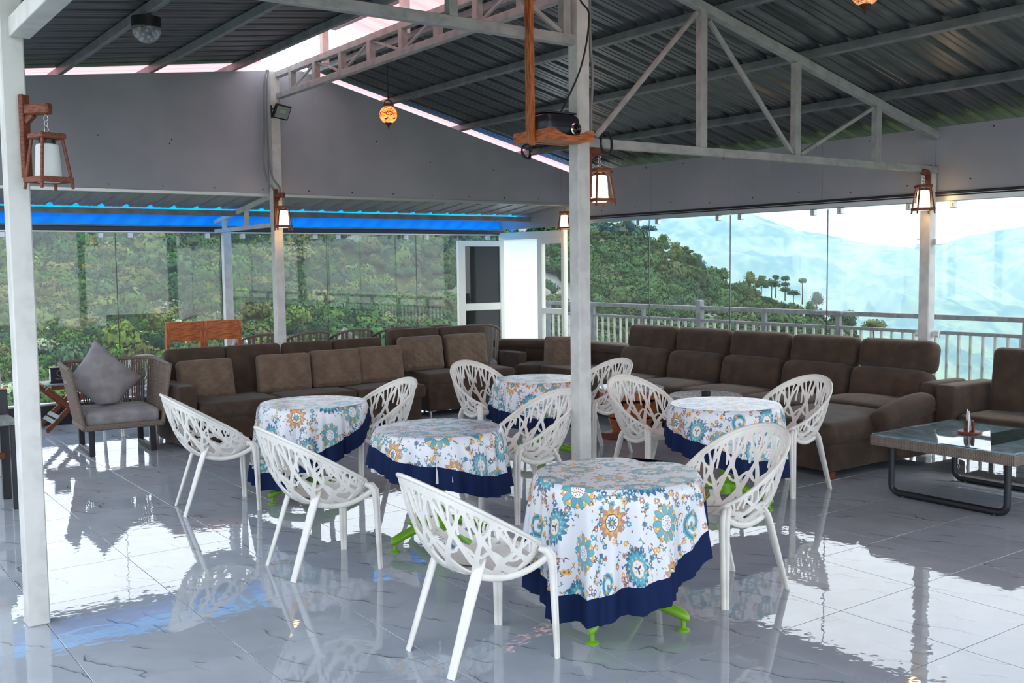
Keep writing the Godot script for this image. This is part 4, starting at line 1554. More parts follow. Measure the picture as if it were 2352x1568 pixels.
func build_sofas() -> void:
	M.suede = grained([C(72, 60, 52), C(79, 66, 57), C(86, 73, 64)], Vector3(1.6, 1.6, 1.6), 0.9, 0.012, 0.0, 51)
	M.suede.rim_enabled = true
	M.suede.rim = 0.25
	M.suede.metallic_specular = 0.2
	M.suede_light = grained([C(112, 95, 82), C(120, 103, 89), C(126, 109, 95)], Vector3(1.6, 1.6, 1.6), 0.9, 0.012, 0.0, 52)
	M.suede_light.rim_enabled = true
	M.suede_light.rim = 0.25
	M.suede_light.metallic_specular = 0.2
	# long sofa along the middle, facing the camera
	var a := thing("sofa", "long dark brown suede sofa with low left arm, four quilted cushions on it", "sofa", Vector3(3.03, 0, -9.5))
	soft(a, "base", Vector3(1.33, 0.2, -0.42), Vector3(2.62, 0.32, 0.80), 0.03)
	for k in 3:
		soft(a, "seat_cushion", Vector3(0.61 + 0.83 * k, 0.345, -0.32), Vector3(0.825, 0.15, 0.66), 0.04, Vector3(0, 0.012, 0.01))
	for k in 4:
		soft(a, "backrest", Vector3(0.40 + 0.605 * k, 0.62, -0.70), Vector3(0.602, 0.57, 0.16), 0.05, Vector3(0, 0, 0.008), Vector3(-0.14, 0, 0))
	soft(a, "arm", Vector3(0.085, 0.32, -0.34), Vector3(0.17, 0.56, 0.68), 0.02)
	for s in [[0.1, -0.1], [2.5, -0.1], [0.1, -0.74], [2.5, -0.74]]:
		var m := MB.new()
		m.rod(Vector3(s[0], 0, s[1]), Vector3(s[0], 0.06, s[1]), 0.02, 10)
		obj("foot", m, M.black, a)
	# two-seater next to it
	var b := thing("sofa", "dark brown suede two-seater on chrome feet, a little higher than the long sofa", "sofa", Vector3(5.90, 0, -9.78))
	soft(b, "base", Vector3(0.62, 0.23, -0.40), Vector3(1.22, 0.34, 0.78), 0.03)
	for k in 2:
		soft(b, "seat_cushion", Vector3(0.31 + 0.61 * k, 0.42, -0.34), Vector3(0.607, 0.13, 0.68), 0.04, Vector3(0, 0.012, 0.008))
		soft(b, "backrest", Vector3(0.24 + 0.675 * k, 0.69, -0.70), Vector3(0.67, 0.55, 0.17), 0.055, Vector3(0, 0, 0.008), Vector3(-0.13, 0, 0))
	for s in [[0.07, -0.06], [1.17, -0.06], [0.07, -0.74], [1.17, -0.74]]:
		var m := MB.new()
		m.rod(Vector3(s[0], 0, s[1]), Vector3(s[0], 0.07, s[1]), 0.016, 12)
		obj("foot", m, M.chrome, b)
	# quilted cushions: x, y, z, lean, turn
	var q := thing("quilted_cushion", "brown diamond-quilted cushion at the left end of the long sofa, beside its arm", "cushion", Vector3(3.44, 0.605, -9.93), 0.0, "quilted cushions on the sofas")
	var qm := MB.new()
	obj("cover", quilt_mesh(0.56, 0.40, 0.15), M.suede_light, q)
	q.rotation = Vector3(-0.2, 0.08, 0.0)
	for s in [[4.26, 0.61, -9.93, -0.14, "brown diamond-quilted cushion second from left on the long sofa"], [4.84, 0.62, -9.93, -0.10, "brown diamond-quilted cushion third from left on the long sofa"], [5.37, 0.625, -9.93, -0.06, "brown diamond-quilted cushion at the right end of the long sofa"],
		[6.06, 0.69, -10.18, -0.02, "brown diamond-quilted cushion at the left of the two-seater"], [6.68, 0.69, -10.18, -0.02, "brown diamond-quilted cushion at the right of the two-seater"]]:
		var d := dup(q, Vector3(s[0], s[1], s[2]), 0, s[4])
		d.rotation = Vector3(-0.17, s[3], 0.0)
	var d2 := dup(q, Vector3(8.00, 0.60, -9.92), 0, "brown diamond-quilted cushion on the corner sofa, just left of the middle post")
	d2.rotation = Vector3(-0.12, -1.0, 0.0)
	# corner sofa turning towards the right wall
	var c := thing("sofa", "dark brown corner sofa with rolled low back beside the white door", "sofa", Vector3(7.62, 0, -10.45))
	soft(c, "arm", Vector3(0.08, 0.32, -0.26), Vector3(0.16, 0.54, 0.56), 0.025)
	soft(c, "base", Vector3(0.42, 0.2, 0.06), Vector3(0.62, 0.34, 0.72), 0.04, Vector3.ZERO, Vector3(0, -0.85, 0))
	soft(c, "base", Vector3(0.46, 0.2, 0.84), Vector3(0.70, 0.34, 1.20), 0.04)
	soft(c, "seat_cushion", Vector3(0.32, 0.39, 0.16), Vector3(0.62, 0.12, 0.62), 0.04, Vector3(0, 0.012, 0), Vector3(0, -0.85, 0))
	soft(c, "seat_cushion", Vector3(0.36, 0.39, 0.90), Vector3(0.60, 0.12, 1.02), 0.04, Vector3(0, 0.012, 0))
	soft(c, "backrest", Vector3(0.42, 0.48, -0.14), Vector3(1.02, 0.32, 0.16), 0.05, Vector3.ZERO, Vector3(0, -0.92, 0))
	soft(c, "backrest", Vector3(0.73, 0.48, 0.92), Vector3(0.16, 0.32, 1.12), 0.05)
	soft(c, "roll", Vector3(0.40, 0.675, -0.16), Vector3(1.10, 0.10, 0.27), 0.048, Vector3(0, 0.012, 0), Vector3(0, -0.92, 0))
	soft(c, "roll", Vector3(0.70, 0.675, 0.98), Vector3(0.28, 0.10, 1.10), 0.048, Vector3(0, 0.012, 0))
	# big corner sofa under the right glass
	var e := thing("sofa", "very dark brown suede sofa with five tilted headrests and a chaise along the right glass", "sofa", Vector3(8.2, 0, -5.0))
	soft(e, "base", Vector3(-0.33, 0.17, -2.37), Vector3(1.0, 0.24, 3.10), 0.04)
	for k in 5:
		var z := -3.52 + 0.785 * k
		soft(e, "headrest", Vector3(-0.02, 0.845, z), Vector3(0.17, 0.285, 0.755), 0.07, Vector3(0.02, 0.006, 0.006), Vector3(0, 0, -0.20))
		soft(e, "backrest", Vector3(-0.12, 0.56, z), Vector3(0.26, 0.34, 0.78), 0.09, Vector3(0.02, 0.01, 0), Vector3(0, 0, -0.22))
		if k < 4:
			soft(e, "seat_cushion", Vector3(-0.52, 0.36, z), Vector3(0.66, 0.17, 0.78), 0.07, Vector3(0.015, 0.02, 0))
	soft(e, "chaise_base", Vector3(-0.87, 0.165, -0.34), Vector3(1.50, 0.22, 0.88), 0.05)
	soft(e, "chaise_cushion", Vector3(-0.88, 0.345, -0.34), Vector3(1.50, 0.19, 0.885), 0.08, Vector3(0.01, 0.025, 0.005))
	soft(e, "chaise_pad", Vector3(-0.45, 0.43, -0.40), Vector3(0.62, 0.12, 0.72), 0.055, Vector3(0, 0.03, 0))
	soft(e, "arm", Vector3(-0.72, 0.46, 0.125), Vector3(0.74, 0.17, 0.20), 0.075, Vector3(0, 0.02, 0), Vector3.ZERO, null, func(p: Vector3, h: Vector3) -> Vector3:
		var f := clampf((p.x + h.x) / (h.x * 2.0), 0.0, 1.0)
		return p + Vector3(0, 0.11 * sin(f * PI / 2.0) - 0.07, 0.0))
	soft(e, "side_panel", Vector3(-0.58, 0.27, 0.11), Vector3(0.58, 0.40, 0.16), 0.05)
	soft(e, "end_panel", Vector3(0.0, 0.36, 0.05), Vector3(0.54, 0.60, 0.14), 0.04)
	for s in [[-1.56, 0.04], [-1.56, -0.72], [-0.75, -3.8], [0.1, -3.8]]:
		var m := MB.new()
		m.box(T(Vector3(s[0], 0.028, s[1])), Vector3(0.07, 0.056, 0.07), 0.005)
		obj("foot", m, M.wood_dark, e)
	# second sofa at the right edge
	var g := thing("sofa", "dark brown straight sofa on chrome feet behind the glass-topped coffee table", "sofa", Vector3(7.8, 0, -4.6))
	soft(g, "arm", Vector3(0.33, 0.40, -0.09), Vector3(0.68, 0.54, 0.175), 0.03)
	soft(g, "base", Vector3(0.33, 0.22, 1.0), Vector3(0.66, 0.18, 2.0), 0.03)
	for k in 2:
		soft(g, "seat_cushion", Vector3(0.27, 0.365, 0.5 + 0.98 * k), Vector3(0.56, 0.15, 0.975), 0.045, Vector3(0, 0.012, 0))
		soft(g, "backrest", Vector3(0.53, 0.66, 0.52 + 0.98 * k), Vector3(0.20, 0.60, 0.97), 0.06, Vector3(0.01, 0, 0), Vector3(0, 0, -0.12))
	for s in [[0.05, -0.02], [0.6, -0.02], [0.05, 1.9], [0.6, 1.9]]:
		var m := MB.new()
		m.turned(PackedVector2Array([Vector2(0.03, 0.0), Vector2(0.03, 0.012), Vector2(0.022, 0.016), Vector2(0.022, 0.135)]), T(Vector3(s[0], 0, s[1])), 16)
		obj("foot", m, M.chrome, g)

# ---------------------------------------------------------------------------- coffee table, side tables
func marble_tex(c1: Color, c2: Color, sd: int) -> NoiseTexture2D:
	return noise_tex(0.012, [c1, c2, c1.lerp(c2, 0.4), c1], 512, 5, sd, FastNoiseLite.TYPE_SIMPLEX_SMOOTH, 0.25, 0.75)

func build_coffee_table() -> void:
	M.weave = grained([C(92, 82, 76), C(128, 116, 108), C(150, 138, 128)], Vector3(26, 4, 26), 0.8, 0.05, 0.0, 61)
	var t := thing("coffee_table", "square coffee table with veined glass top painted with reflected sky blue, woven edge and black loop legs", "coffee table", Vector3(6.92, 0, -3.895))
	var m := MB.new()
	m.box(Transform3D(Basis(), Vector3(0, 0.405, 0)), Vector3(1.04, 0.07, 1.06), 0.012)
	obj("frame", m, M.weave, t)
	var cords := MB.new()
	for k in 88:
		var u := -0.518 + 1.036 * k / 87.0
		for s in [-1.0, 1.0]:
			cords.box(T(Vector3(u, 0.405, s * 0.531)), Vector3(0.0095, 0.072, 0.006), 0.002)
			cords.box(T(Vector3(s * 0.521, 0.405, u * 1.02)), Vector3(0.006, 0.072, 0.0095), 0.002)
	obj("rope_edge", cords, M.weave, t).set_meta("kind", "stuff")
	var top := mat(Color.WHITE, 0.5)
	top.albedo_texture = marble_tex(C(150, 196, 222), C(84, 124, 146), 62)  # marbled; its pale blue is the sky reflection painted into the colour
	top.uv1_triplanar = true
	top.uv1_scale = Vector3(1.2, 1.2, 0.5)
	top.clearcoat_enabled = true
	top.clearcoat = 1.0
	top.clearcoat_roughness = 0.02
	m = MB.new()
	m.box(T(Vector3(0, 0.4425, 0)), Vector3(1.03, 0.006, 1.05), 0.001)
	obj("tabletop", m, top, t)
	m = MB.new()
	m.box(T(Vector3(0, 0.4495, 0)), Vector3(1.035, 0.008, 1.055), 0.002)
	var gm := mat(Color(0.35, 0.65, 0.62, 0.12), 0.02)
	gm.transparency = BaseMaterial3D.TRANSPARENCY_ALPHA
	obj("glass_top", m, gm, t)
	for x in [-0.41, 0.41]:
		m = MB.new()
		var pts := PackedVector3Array()
		pts.append(Vector3(x, 0.37, -0.43))
		for k in 6:
			var f := PI / 2 * k / 5.0
			pts.append(Vector3(x, 0.085 - 0.06 * sin(f), -0.43 + 0.06 * (1.0 - cos(f))))
		for k in 6:
			var f := PI / 2 * k / 5.0
			pts.append(Vector3(x, 0.025 + 0.06 * (1.0 - cos(f)), 0.37 + 0.06 * sin(f)))
		pts.append(Vector3(x, 0.37, 0.43))
		m.tube(pts, 0.025, 0.025, 4, false, Vector3(1, 1, 0))
		obj("leg", m, M.dark_metal, t)
		for z in [-0.34, 0.34]:
			m = MB.new()
			m.rod(Vector3(x, 0, z), Vector3(x, 0.012, z), 0.018, 10)
			obj("glide", m, M.black, t)
	# napkin holder with its napkins
	var n := thing("napkin_holder", "small wooden napkin holder with round-topped sides on the glass coffee table", "napkin holder", Vector3(6.93, 0.4535, -3.98), 0.75)
	m = MB.new()
	m.turned(PackedVector2Array([Vector2(0.001, 0.0), Vector2(0.078, 0.0), Vector2(0.08, 0.006), Vector2(0.074, 0.014), Vector2(0.001, 0.014)]), Transform3D(), 28)
	obj("base", m, M.wood_dark, n)
	for z in [-0.022, 0.022]:
		var poly := PackedVector2Array([Vector2(-0.048, 0.013), Vector2(0.048, 0.013)])
		for k in 13:
			var f := PI * k / 12.0
			poly.append(Vector2(cos(f) * 0.048, 0.05 + sin(f) * 0.045))
		m = MB.new()
		m.extrude(poly, z - 0.005, z + 0.005)
		obj("side", m, M.wood_dark, n)
	M.paper = mat(C(240, 241, 246), 0.9)
	for k in 3:
		var s := MB.new()
		var lean: float = [-0.24, 0.02, 0.22][k]
		s.extrude(PackedVector2Array([Vector2(-0.03, 0.015), Vector2(0.03, 0.015), Vector2(0.036, 0.12), Vector2(0.012, 0.145 + 0.012 * k), Vector2(-0.02, 0.11)]), -0.003, 0.003, T(Vector3(-0.018 + 0.02 * k, 0, -0.009 + 0.009 * k), Vector3(0, 0.2 * (k - 1), -lean)))
		tag(obj("napkin", s, M.paper, null, T(Vector3(6.93, 0.4535, -3.98), Vector3(0, 0.75, 0))), ["left-leaning", "upright middle", "right-leaning"][k] + " folded white paper napkin in the wooden holder", "napkin", "napkins in the holder")
	# two marble-topped drum tables in front of the big sofa
	var marb := mat(Color.WHITE, 0.18)
	marb.albedo_texture = marble_tex(C(214, 214, 212), C(120, 118, 116), 63)
	marb.uv1_triplanar = true
	marb.uv1_scale = Vector3(3, 3, 6)
	var s := thing("side_table", "round marble-topped side table on a barrel of wooden slats, seen through a white chair", "side table", Vector3(6.74, 0, -7.36), 0.35)
	m = MB.new()
	m.turned(PackedVector2Array([Vector2(0.001, 0.478), Vector2(0.322, 0.478), Vector2(0.326, 0.482), Vector2(0.326, 0.496), Vector2(0.322, 0.5), Vector2(0.001, 0.5)]), Transform3D(), 40)
	obj("tabletop", m, marb, s)
	m = MB.new()
	m.box(T(Vector3(0, 0.03, 0)), Vector3(0.42, 0.06, 0.42), 0.006)
	obj("plinth", m, M.wood_dark, s)
	m = MB.new()
	m.turned(PackedVector2Array([Vector2(0.16, 0.06), Vector2(0.19, 0.16), Vector2(0.23, 0.34), Vector2(0.25, 0.47)]), Transform3D(), 24)
	obj("drum", m, M.black, s)
	for k in 16:
		var aa := TAU * k / 16
		for r in [[0.29, 0.40, 0.478, 0.0], [0.262, 0.22, 0.37, 0.035], [0.21, 0.06, 0.20, 0.05]]:
			m = MB.new()
			var d := Vector3(cos(aa), 0, sin(aa))
			m.bar(d * (r[0] - r[3]) + Vector3(0, r[1], 0), d * r[0] + Vector3(0, r[2], 0), 0.085 * r[0] / 0.25, 0.018, d, 0.003)
			obj("slat", m, M.wood_orange_v, s)
	dup(s, Vector3(6.84, 0, -6.46), 0.1, "round marble-topped side table holding the black ashtray")
	var at := thing("ashtray", "small black ashtray on the marble side table", "ashtray", Vector3(6.78, 0.5, -6.40))
	m = MB.new()
	m.lathe(PackedVector2Array([Vector2(0.001, 0.0), Vector2(0.036, 0.0), Vector2(0.04, 0.004), Vector2(0.042, 0.04), Vector2(0.04, 0.044), Vector2(0.034, 0.042), Vector2(0.031, 0.012), Vector2(0.001, 0.01)]), Transform3D(), 28)
	obj("bowl", m, M.black, at)
	for k in 3:
		m = MB.new()
		m.box(T(Vector3(cos(TAU * k / 3) * 0.037, 0.044, sin(TAU * k / 3) * 0.037), Vector3(0, -TAU * k / 3, 0)), Vector3(0.014, 0.006, 0.012), 0.002)
		obj("rest", m, M.black, at)

# ---------------------------------------------------------------------------- rope armchair, stool, wooden chairs, rope tub chairs
func build_left_corner() -> void:
	M.rope = grained([C(96, 84, 76), C(124, 110, 100), C(138, 124, 114)], Vector3(10, 10, 10), 0.85, 0.03, 0.0, 71)
	M.grey_cloth = grained([C(138, 134, 136), C(152, 148, 150), C(158, 155, 157)], Vector3(2, 2, 2), 0.95, 0.012, 0.0, 72)
	M.grey_cloth.rim_enabled = true
	M.grey_cloth.rim = 0.15
	var a := thing("rope_armchair", "brown rope armchair with grey seat pad and black loop legs left of the long sofa", "armchair", Vector3(2.58, 0, -9.98), -0.06)
	# frame: x -0.37..0.37 at the seat, flaring upward; open towards +z
	var path := func(y: float, f: float) -> Vector3:  # f 0..1 along left front - back - right front
		var g := (y - 0.27) / 0.53
		var hx := lerpf(0.345, 0.44, g)
		var zb := lerpf(-0.30, -0.37, g)
		var zf := lerpf(0.36, 0.30, g)
		var r := 0.14
		var side := zf - zb - r
		var back := 2.0 * (hx - r)
		var arc := PI / 2 * r
		var s := f * (2.0 * side + back + 2.0 * arc)
		if s < side: return Vector3(-hx, y, zf - s)
		s -= side
		if s < arc: return Vector3(-hx + r - r * cos(s / r), y, zb + r - r * sin(s / r))
		s -= arc
		if s < back: return Vector3(-hx + r + s, y, zb)
		s -= back
		if s < arc: return Vector3(hx - r + r * sin(s / r), y, zb + r - r * cos(s / r))
		s -= arc
		return Vector3(hx, y, zb + r + s)
	var m := MB.new()
	var top := PackedVector3Array()
	var low := PackedVector3Array()
	for k in 61:
		var f := k / 60.0
		var lift := 0.03 * sin(f * PI)
		top.append(path.call(0.80, f) + Vector3(0, lift, 0))
		low.append(path.call(0.27, f))
	m.tube(top, 0.02, 0.018, 10)
	obj("top_rail", m, M.rope, a)
	m = MB.new()
	m.tube(low, 0.02, 0.026, 10)
	m.bar(low[0], low[60], 0.045, 0.05, Vector3.UP, 0.012)
	obj("seat_rail", m, M.rope, a)
	m = MB.new()
	m.tube(PackedVector3Array([low[0], low[0].lerp(top[0], 0.5), top[0]]), 0.019, 0.019, 10)
	obj("front_post", m, M.rope, a)
	m = MB.new()
	m.tube(PackedVector3Array([low[60], low[60].lerp(top[60], 0.5), top[60]]), 0.019, 0.019, 10)
	obj("front_post", m, M.rope, a)
	m = MB.new()
	for k in 92:
		var f := (k + 0.5) / 92.0
		if k % 7 == 6: continue
		var p0: Vector3 = path.call(0.27, f)
		var p1: Vector3 = path.call(0.80, f) + Vector3(0, 0.03 * sin(f * PI), 0)
		m.tube(PackedVector3Array([p0, p0.lerp(p1, 0.5), p1]), 0.0085, 0.0085, 6, false, Vector3.UP, false)
	obj("rope_cords", m, M.rope, a).set_meta("kind", "stuff")
	soft(a, "seat_pad", Vector3(0, 0.345, 0.02), Vector3(0.655, 0.13, 0.64), 0.04, Vector3(0, 0.015, 0.01), Vector3.ZERO, M.grey_cloth)
	for x in [-0.27, 0.27]:
		m = MB.new()
		m.bar(Vector3(x, 0.025, -0.26), Vector3(x, 0.025, 0.28), 0.05, 0.05, Vector3.UP, 0.006)
		m.bar(Vector3(x, 0.025, 0.26), Vector3(x, 0.27, 0.26), 0.05, 0.045, Vector3.BACK, 0.006)
		m.bar(Vector3(x, 0.025, -0.25), Vector3(x, 0.27, -0.25), 0.05, 0.045, Vector3.BACK, 0.006)
		obj("leg", m, M.dark_metal, a)
	# the square scatter cushion stands on a corner
	var c := thing("scatter_cushion", "grey square scatter cushion standing on its corner in the rope armchair", "cushion", Vector3(2.50, 0.40, -9.98), 0.06)
	m = MB.new()
	var n := 33
	for s in [-1.0, 1.0]:
		var p := PackedVector3Array()
		for j in n:
			for i in n:
				var u := float(i) / (n - 1) * 2.0 - 1.0
				var v := float(j) / (n - 1) * 2.0 - 1.0
				var fill := pow((1.0 - u * u) * (1.0 - v * v), 0.55)
				var pinch := 1.0 - 0.10 * (1.0 - u * u) * absf(v) - 0.02
				var pinch2 := 1.0 - 0.10 * (1.0 - v * v) * absf(u) - 0.02
				var x := u * pinch2 * 0.27
				var y := v * pinch * 0.27
				var wr := 0.008 * sin(u * 9.0 + v * 5.0 + 2.0 * sin(v * 4.0)) * fill * (1.0 - 0.5 * fill)
				var z: float = s * (0.105 * fill + wr)
				var w := Vector3((x - y) * 0.7071, (x + y) * 0.7071, z)
				# slumps against the back, squashed at its foot
				var foot := clampf((w.y + 0.38) / 0.25, 0.0, 1.0)
				w.y = maxf(w.y, -0.27 + (w.y + 0.38) * 0.25 * (1.0 - foot)) if w.y < -0.2 else w.y
				w.x *= 1.0 + 0.12 * (1.0 - foot)
				w.x += 0.035 * clampf(-w.y, 0.0, 0.3) - 0.09 * clampf(w.y, 0.0, 0.4)
				w.y += 0.03 * u * v * 0.5
				p.append(w)
		m.weld_sheet(p, n, n, s < 0)
	obj("cover", m, M.grey_cloth, c, T(Vector3(0, 0.275, -0.06), Vector3(-0.28, 0.0, 0.0)))
	# folding slatted side stool
	var st := thing("folding_table", "reddish wooden folding side table with crossed legs beside the rope armchair", "side table", Vector3(2.50, 0, -11.66))
	m = MB.new()
	M.slate = grained([C(112, 118, 116), C(140, 146, 142)], Vector3(4, 4, 4), 0.7, 0.03, 0.0, 73)
	m.box(T(Vector3(0, 0.50, 0)), Vector3(0.46, 0.014, 0.48), 0.003)
	obj("tabletop", m, M.slate, st)
	for z in [-0.21, 0.21]:
		m = MB.new()
		m.box(T(Vector3(0.02, 0.472, z)), Vector3(0.40, 0.045, 0.025), 0.003)
		obj("apron", m, M.wood_dark, st)
	for s in [[0.235, 1.0], [0.20, -1.0], [-0.235, 1.0], [-0.20, -1.0]]:
		m = MB.new()
		var k: float = s[1]
		m.bar(Vector3(-0.23 * k, 0.465, s[0]), Vector3(0.24 * k, 0.02, s[0]), 0.024, 0.05, Vector3.UP, 0.003)
		m.rod(Vector3(0.235 * k, 0.0, s[0]), Vector3(0.235 * k, 0.03, s[0]), 0.012, 8)
		obj("leg", m, M.wood_dark, st)
	for f in [0.14, 0.24]:
		m = MB.new()
		m.bar(Vector3(lerpf(-0.24, 0.23, f), lerpf(0.02, 0.465, f) + 0.03, -0.24), Vector3(lerpf(-0.24, 0.23, f), lerpf(0.02, 0.465, f) + 0.03, 0.24), 0.045, 0.012, Vector3(-0.7, 0.7, 0), 0.002)
		obj("slat", m, M.slate, st)
	# tissue box
	var nb := thing("napkin_box", "dark blue napkin box with gold emblem and white napkins on the folding table", "napkin box", Vector3(2.42, 0.507, -11.60), -0.1)
	var navy := mat(C(24, 28, 48), 0.3)
	var gold := mat(C(190, 150, 90), 0.5, 0.3)
	m = MB.new()
	m.box(T(Vector3(0, 0.082, 0)), Vector3(0.15, 0.15, 0.10), 0.004)
	obj("body", m, navy, nb)
	m = MB.new()
	m.box(T(Vector3(0, 0.161, 0)), Vector3(0.164, 0.012, 0.112), 0.003)
	m.box(T(Vector3(0, 0.005, 0)), Vector3(0.164, 0.012, 0.112), 0.003)
	obj("frame", m, M.black, nb)
	m = MB.new()
	m.box(T(Vector3(-0.077, 0.084, 0)), Vector3(0.004, 0.13, 0.09), 0.001)
	obj("napkins", m, mat(C(238, 238, 240), 0.9), nb)
	m = MB.new()
	var ring := PackedVector3Array()
	for k in 28: ring.append(Vector3(0.022 + cos(TAU * k / 28) * 0.034, 0.105 + sin(TAU * k / 28) * 0.034, 0.0515))
	m.tube(ring, 0.003, 0.002, 6, true, Vector3.BACK)
	obj("emblem", m, gold, nb)
	var tm := TextMesh.new()
	tm.text = "BROWN"
	var sf := SystemFont.new()
	sf.font_names = PackedStringArray(["Droid Serif"])
	tm.font = sf
	tm.font_size = 20
	tm.pixel_size = 0.0011
	tm.depth = 0.002
	obj("lettering", tm, gold, nb, T(Vector3(0.012, 0.047, 0.0515)))
	# bench end behind the left post
	var be := thing("bench", "wooden bench end with dark steel leg at left edge behind the white posts", "bench", Vector3(1.02, 0, -8.35))
	for y in [0.80, 0.72]:
		m = MB.new()
		m.box(T(Vector3(0, y, 0)), Vector3(0.72, 0.055, 0.04), 0.004)
		obj("back_rail", m, M.wood_orange, be)
	m = MB.new()
	m.box(T(Vector3(0, 0.62, 0.20)), Vector3(0.72, 0.03, 0.46), 0.004)
	obj("seat", m, M.slate, be)
	m = MB.new()
	m.box(T(Vector3(0, 0.34, 0.1)), Vector3(0.62, 0.05, 0.03), 0.004)
	obj("stretcher", m, M.wood_dark, be)
	for x in [-0.33, 0.33]:
		for z in [0.0, 0.40]:
			m = MB.new()
			m.box(T(Vector3(x, 0.41 if z == 0.0 else 0.303, z)), Vector3(0.06, 0.82 if z == 0.0 else 0.606, 0.06), 0.005)
			obj("leg", m, M.dark_metal, be)
	# post at the far left
	post(1.44, -9.3, 2.48, 0.1, M.white_steel, "white post at the left edge of the picture behind the bench")

func build_back_row() -> void:
	var w := thing("wooden_chair", "high-backed orange wooden chair behind the long sofa, the left of two", "chair", Vector3(3.54, 0, -10.85), 0.06, "wooden chairs behind the long sofa")
	var m := MB.new()
	m.box(T(Vector3(0, 1.035, 0), Vector3(0.08, 0, 0)), Vector3(0.34, 0.21, 0.02), 0.003)
	obj("back_panel", m, M.wood_orange, w)
	for x in [-0.185, 0.185]:
		m = MB.new()
		m.bar(Vector3(x, 0.0, 0.02), Vector3(x, 0.46, -0.02), 0.04, 0.04, Vector3.BACK)
		m.bar(Vector3(x, 0.44, -0.02), Vector3(x, 1.14, 0.01), 0.038, 0.035, Vector3.BACK)
		obj("back_post", m, M.wood_orange_v, w)
		m = MB.new()
		m.bar(Vector3(x, 0.0, -0.42), Vector3(x, 0.44, -0.42), 0.04, 0.04, Vector3.BACK)
		obj("leg", m, M.wood_orange_v, w)
	m = MB.new()
	m.box(T(Vector3(0, 0.455, -0.21)), Vector3(0.42, 0.03, 0.44), 0.006)
	obj("seat", m, M.wood_orange, w)
	dup(w, Vector3(3.955, 0, -10.85), -0.05, "high-backed orange wooden chair behind the long sofa, the right of two")
	# rope tub chairs
	var r := thing("rope_tub_chair", "rope tub chair with strap back, half hidden behind the floodlight post", "chair", Vector3(4.53, 0, -11.28), 0.0, "rope tub chairs along the back glass")
	var ring := PackedVector3Array()
	for k in 41:
		var a := PI * (-0.13 + 1.26 * k / 40.0)
		ring.append(Vector3(-cos(a) * 0.268, 0.945 - 0.20 * pow(absf(k / 20.0 - 1.0), 2.2), sin(a) * 0.30))
	m = MB.new()
	m.tube(ring, 0.017, 0.015, 9)
	obj("top_rail", m, M.rope, r)
	var base := PackedVector3Array()
	for k in 40: base.append(Vector3(cos(TAU * k / 40) * 0.235, 0.40, sin(TAU * k / 40) * 0.25))
	m = MB.new()
	m.tube(base, 0.018, 0.018, 8, true)
	obj("seat_rail", m, M.rope, r)
	for k in 15:
		var t := (k + 0.7) / 15.4
		var i := int(t * 40)
		var p1 := ring[i]
		var a := PI * (-0.13 + 1.26 * i / 40.0)
		var p0 := Vector3(-cos(a) * 0.235, 0.40, sin(a) * 0.25)
		m = MB.new()
		m.bar(p0, p1, 0.034, 0.006, Vector3(p1.x, 0, p1.z), 0.002)
		obj("strap", m, M.rope, r)
	soft(r, "seat_pad", Vector3(0, 0.43, 0), Vector3(0.46, 0.09, 0.44), 0.04, Vector3(0, 0.01, 0), Vector3.ZERO, M.grey_cloth)
	for x in [-0.2, 0.2]:
		for z in [-0.18, 0.18]:
			m = MB.new()
			m.rod(Vector3(x * 1.15, 0, z * 1.15), Vector3(x, 0.40, z), 0.014, 8, 0.016)
			obj("leg", m, M.dark_metal, r)
	var places := [[5.115, -11.28, 0.05, "rope tub chair just right of the floodlight post"], [5.70, -11.28, -0.03, "rope tub chair holding a pale cushion behind the long sofa"], [6.27, -11.28, 0.04, "rope tub chair behind the joint of the two sofas"], [6.85, -11.28, 0.0, "rope tub chair behind the two-seater"], [7.42, -11.0, -0.55, "rope tub chair turned aslant in front of the open glazed door"]]
	for p in places: dup(r, Vector3(p[0], 0, p[1]), p[2], p[3])
	M.beige = mat(C(206, 196, 186), 0.95)
	for s in [[Vector3(5.74, 0.475, -11.26), "pale beige cushion peeping over the long sofa from the third tub chair", 0.0], [Vector3(4.40, 0.475, -11.28), "pale beige cushion in the tub chair behind the floodlight post", 0.5]]:
		var c := MB.new()
		var n := 17
		for q in [-1.0, 1.0]:
			var p := PackedVector3Array()
			for j in n:
				for i in n:
					var u := float(i) / (n - 1) * 2.0 - 1.0
					var v := float(j) / (n - 1) * 2.0 - 1.0
					var fill := pow((1.0 - u * u) * (1.0 - v * v), 0.5)
					var x := u * 0.19 * (1.0 - 0.1 * (1.0 - v * v) * absf(u))
					var y := v * 0.19 * (1.0 - 0.1 * (1.0 - u * u) * absf(v))
					p.append(Vector3((x - y) * 0.7071, (x + y) * 0.7071 + 0.25, q * 0.06 * fill))
			c.weld_sheet(p, n, n, q < 0)
		tag(obj("small_cushion", c, M.beige, null, T(s[0], Vector3(-0.25, s[2], 0.12))), s[1], "cushion")

